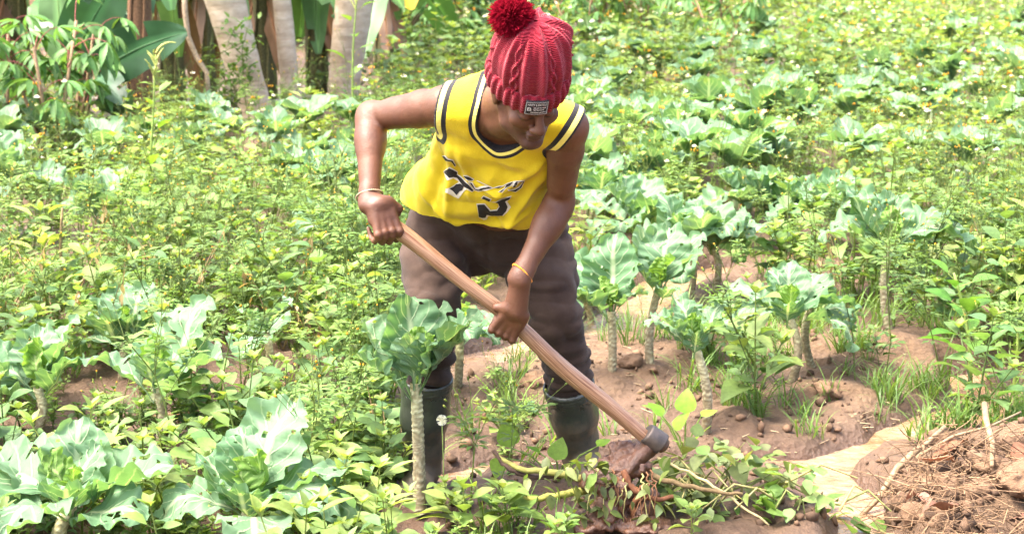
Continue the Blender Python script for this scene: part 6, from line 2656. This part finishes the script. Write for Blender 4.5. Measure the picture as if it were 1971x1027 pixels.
def clod(label, px, py, r0, seed, z=.0, flat=.75):
    bm = bmesh.new()
    bmesh.ops.create_icosphere(bm, subdivisions=4, radius=1)
    V = np.array([v.co[:] for v in bm.verts])
    dsp = 1 + .30 * vnoise(V, 1.6, seed) + .17 * vnoise(V, 4, seed + 1) + .08 * vnoise(V, 9, seed + 2)
    V = V * dsp[:, None] * [r0, r0, r0 * flat]
    for v, c in zip(bm.verts, V):
        v.co = c
    me = bpy.data.meshes.new('soil_clod')
    bm.to_mesh(me)
    bm.free()
    me.polygons.foreach_set('use_smooth', np.ones(len(me.polygons), bool))
    me.materials.append(CLOD)
    p = on_ground(px, py)
    o = link('soil_clod', me, None, (p[0], p[1], p[2] + r0 * flat * .45 + z), (0, 0, seed))
    tag(o, label, 'soil clod', 'clods of dug soil')
    return o


clod('large crumbly soil clod on top of the debris heap at the right edge', 1945, 872, .058, 1)
clod('soil clod with roots at the right picture edge, halfway up the heap', 1965, 935, .07, 2)
clod('soil clod low on the debris heap in the bottom right corner', 1930, 1000, .07, 3)
clod('small soil clod left of the dry stalks on the heap', 1800, 935, .04, 4)
clod('soil clod beside the red dry leaf near the bottom edge', 1820, 1015, .045, 5)
clod('soil clod on the ridge right of the first kale stalk', 1215, 705, .045, 6)
clod("soil clod behind the person's left boot", 1030, 745, .05, 7)
clod('brown soil clod at the foot of the leaning kale stalk', 1395, 838, .04, 8)
clod('soil clod on the bank above the stream', 1590, 762, .045, 9)
clod('soil clod in the bare patch left of the person', 525, 760, .045, 10)
clod('soil clod beside the pale leaning kale on the left', 350, 742, .05, 11)
clod("small soil clod between the person's boots", 940, 800, .03, 12)

DRYC = [(.20, .085, .055), (.26, .125, .08), (.16, .075, .045)]
for i, (px, py, L, az, el, lb) in enumerate(((1860, 880, .14, 200, 10, 'curled reddish dry leaf on the debris heap above the others'), (1835, 915, .11, 160, 25, 'dark dry leaf behind the dry stalks'), (1850, 1000, .13, 190, 20, 'broad pale red dry leaf near the bottom edge'),
                                            (1915, 1010, .10, 330, 15, 'dry leaf in the bottom right corner'), (1790, 985, .10, 120, 5, 'dry leaf under the thick straw'), (1950, 905, .10, 30, 30, 'dry leaf against the right picture edge'))):
    m = MB()
    V, F = leaf_geo(L, L * .6, .9, .5, 8, tipw=.75)
    V[:, 2] += .012 * np.sin(V[:, 0] * 60 + i)
    m.add(rot_az_el(V, R(az), R(el), .3), F, jit(DRYC[i % 3], np.random.default_rng(i)))
    p = on_ground(px, py)
    o = link('dry_leaf', m.mesh('dry_leaf', DRY), None, (p[0], p[1], p[2] + .03))
    tag(o, lb, 'dry leaf', 'dry leaves on the debris heap')

for i, (a, b2, rad, lb) in enumerate((((1770, 895, .06), (1640, 1020, .02), .011, 'thick pale dry stalk slanting down to the stream'), ((1815, 880, .10), (1700, 985, .05), .008, 'dry stalk crossing the heap behind the thick one'), ((1690, 1020, .02), (1960, 985, .10), .006, 'long thin dry stalk lying along the bottom edge'),
                                      ((1770, 905, .05), (1960, 870, .13), .005, 'dry stalk lying across the top of the heap'), ((1890, 860, .14), (1905, 960, .10), .010, 'upright broken dry stalk beside the large clod'))):
    p, q = on_ground(*a[:2]) + [0, 0, a[2]], on_ground(*b2[:2]) + [0, 0, b2[2]]
    m = MB()
    add_tube(m, [p - p, (q - p) * .33 + [0, .01, .01], (q - p) * .66 + [.01, 0, 0], q - p], [rad, rad * .95, rad * .85, rad * .6], 8, (.22, .15, .085))
    o = link('dry_stalk', m.mesh('dry_stalk', STEM), None, tuple(p))
    tag(o, lb, 'dry stalk', 'dry stalks on the debris heap')
m = MB()
r = np.random.default_rng(321)
qx, qy = r.uniform(1690, 1990, 520), r.uniform(870, 1040, 520)
ok_ = qx >= 1690 + (1000 - qy) * .6
for p in on_ground_many(qx[ok_], qy[ok_]):               # tangle of fine roots and straw
    p = p + [0, 0, r.uniform(.0, .10)]
    d = np.array([r.uniform(-1, 1), r.uniform(-.6, .6), r.uniform(-.5, .6)]) * r.uniform(.06, .2)
    q = [p, p + d * .5 + r.normal(size=3) * .015, p + d + r.normal(size=3) * .02]
    add_tube(m, q, [.0018, .0014, .0008], 4, np.array((.25, .155, .085)) * r.uniform(.3, 1.1), False)
o = link('fine_roots', m.mesh('fine_roots', STEM))
tag(o, 'tangle of fine dry roots and straw on the debris heap', 'roots', kind='stuff')
m = MB()
for p in on_ground_many(r.uniform(880, 1750, 260), r.uniform(640, 900, 260)):   # straw on the bare soil
    if p[2] < WATER_Z:
        continue
    d = np.array([r.uniform(-1, 1), r.uniform(-1, 1), r.uniform(-.1, .2)]) * r.uniform(.015, .06)
    add_tube(m, [p + [0, 0, .004], p + d + [0, 0, .006]], [.0016, .001], 4, np.array((.40, .30, .18)) * r.uniform(.5, 1.2), False)
o = link('straw_litter', m.mesh('straw_litter', STEM))
tag(o, 'bits of straw strewn over the bare soil', 'straw', kind='stuff')
# cut kale leaf lying on the mud between the boots
o = link('fallen_leaf', KL_OUT[2], None, tuple(on_ground(985, 800) + [0, 0, .02]), (0, R(80), R(10)), .45)
tag(o, "pale cut kale leaf lying on the mud beside the person's left boot", 'kale leaf')
# white seed puffs
for i, (px, py, h, lb) in enumerate(((302, 860, .17, 'white seed puff in front of the pale leaning kale'), (852, 985, .28, 'white seed puff right of the tall kale stalk'))):
    base = on_ground(px, py)
    m = MB()
    add_tube(m, [np.zeros(3), (.004, 0, h * .5), (0, 0, h)], .0016, 5, (.2, .27, .07))
    root = empty('seed_puff', tuple(base))
    tag(root, lb, 'seed puff')
    link('stem', m.mesh('stem', STEM), root)
    m = MB()
    for k in range(160):
        d = r.normal(size=3)
        d /= np.linalg.norm(d)
        n = np.cross(d, [.3, .8, .1]) * .0012
        e = d * .016
        m.add([(0, 0, 0), e + n, e - n], [(0, 1, 2)], (.8, .8, .76))
    link('puff', m.mesh('puff', LEAF), root, (0, 0, h))
vine_heap('tangle of torn leaves and stems piled against the hoe socket', (1300, 985), (.09, .05, .10), 60, 23, MUDLEAF + [(.14, .24, .05)], (.03, .065), 14)
# crumbs of dug soil
bm = bmesh.new()
bmesh.ops.create_icosphere(bm, subdivisions=1, radius=1)
icoV = np.array([v.co[:] for v in bm.verts])
icoF = np.array([[v.index for v in f.verts] for f in bm.faces])
bm.free()
r = np.random.default_rng(55)
m = MB()
qx = np.concatenate([r.uniform(1660, 2000, 850), r.uniform(860, 1700, 650)])
qy = np.concatenate([r.uniform(840, 1060, 850), r.uniform(640, 1010, 650)])
for done, p in enumerate(on_ground_many(qx, qy)):
    z = p[2]
    if z < WATER_Z + .01 or (done < 850 and qx[done] < 1690 + (1000 - qy[done]) * .6):
        continue
    s_ = .004 + .016 * r.random() ** 3 * (1.6 if done < 850 else 1)
    V = icoV * (1 + r.uniform(-.5, .5, (len(icoV), 1))) * s_ * r.uniform(.5, 1.3, 3)
    m.add(V + [p[0], p[1], z + s_ * .4], icoF, np.array((.11, .065, .038)) * r.uniform(.5, 1.4))
o = link('soil_crumbs', m.mesh('soil_crumbs', STEM, False))
tag(o, 'loose crumbs of dug soil on the banks and the debris heap', 'soil', kind='stuff')
for i, (px, py, r0, lb) in enumerate(((1880, 960, .05, 'soil clod in the middle of the debris heap'), (1770, 1000, .05, 'soil clod at the stream side of the heap'), (1860, 1035, .06, 'soil clod at the bottom edge under the pale red dry leaf'), (1905, 905, .045, 'soil clod just below the large crumbly clod'))):
    clod(lb, px, py, r0, 30 + i)
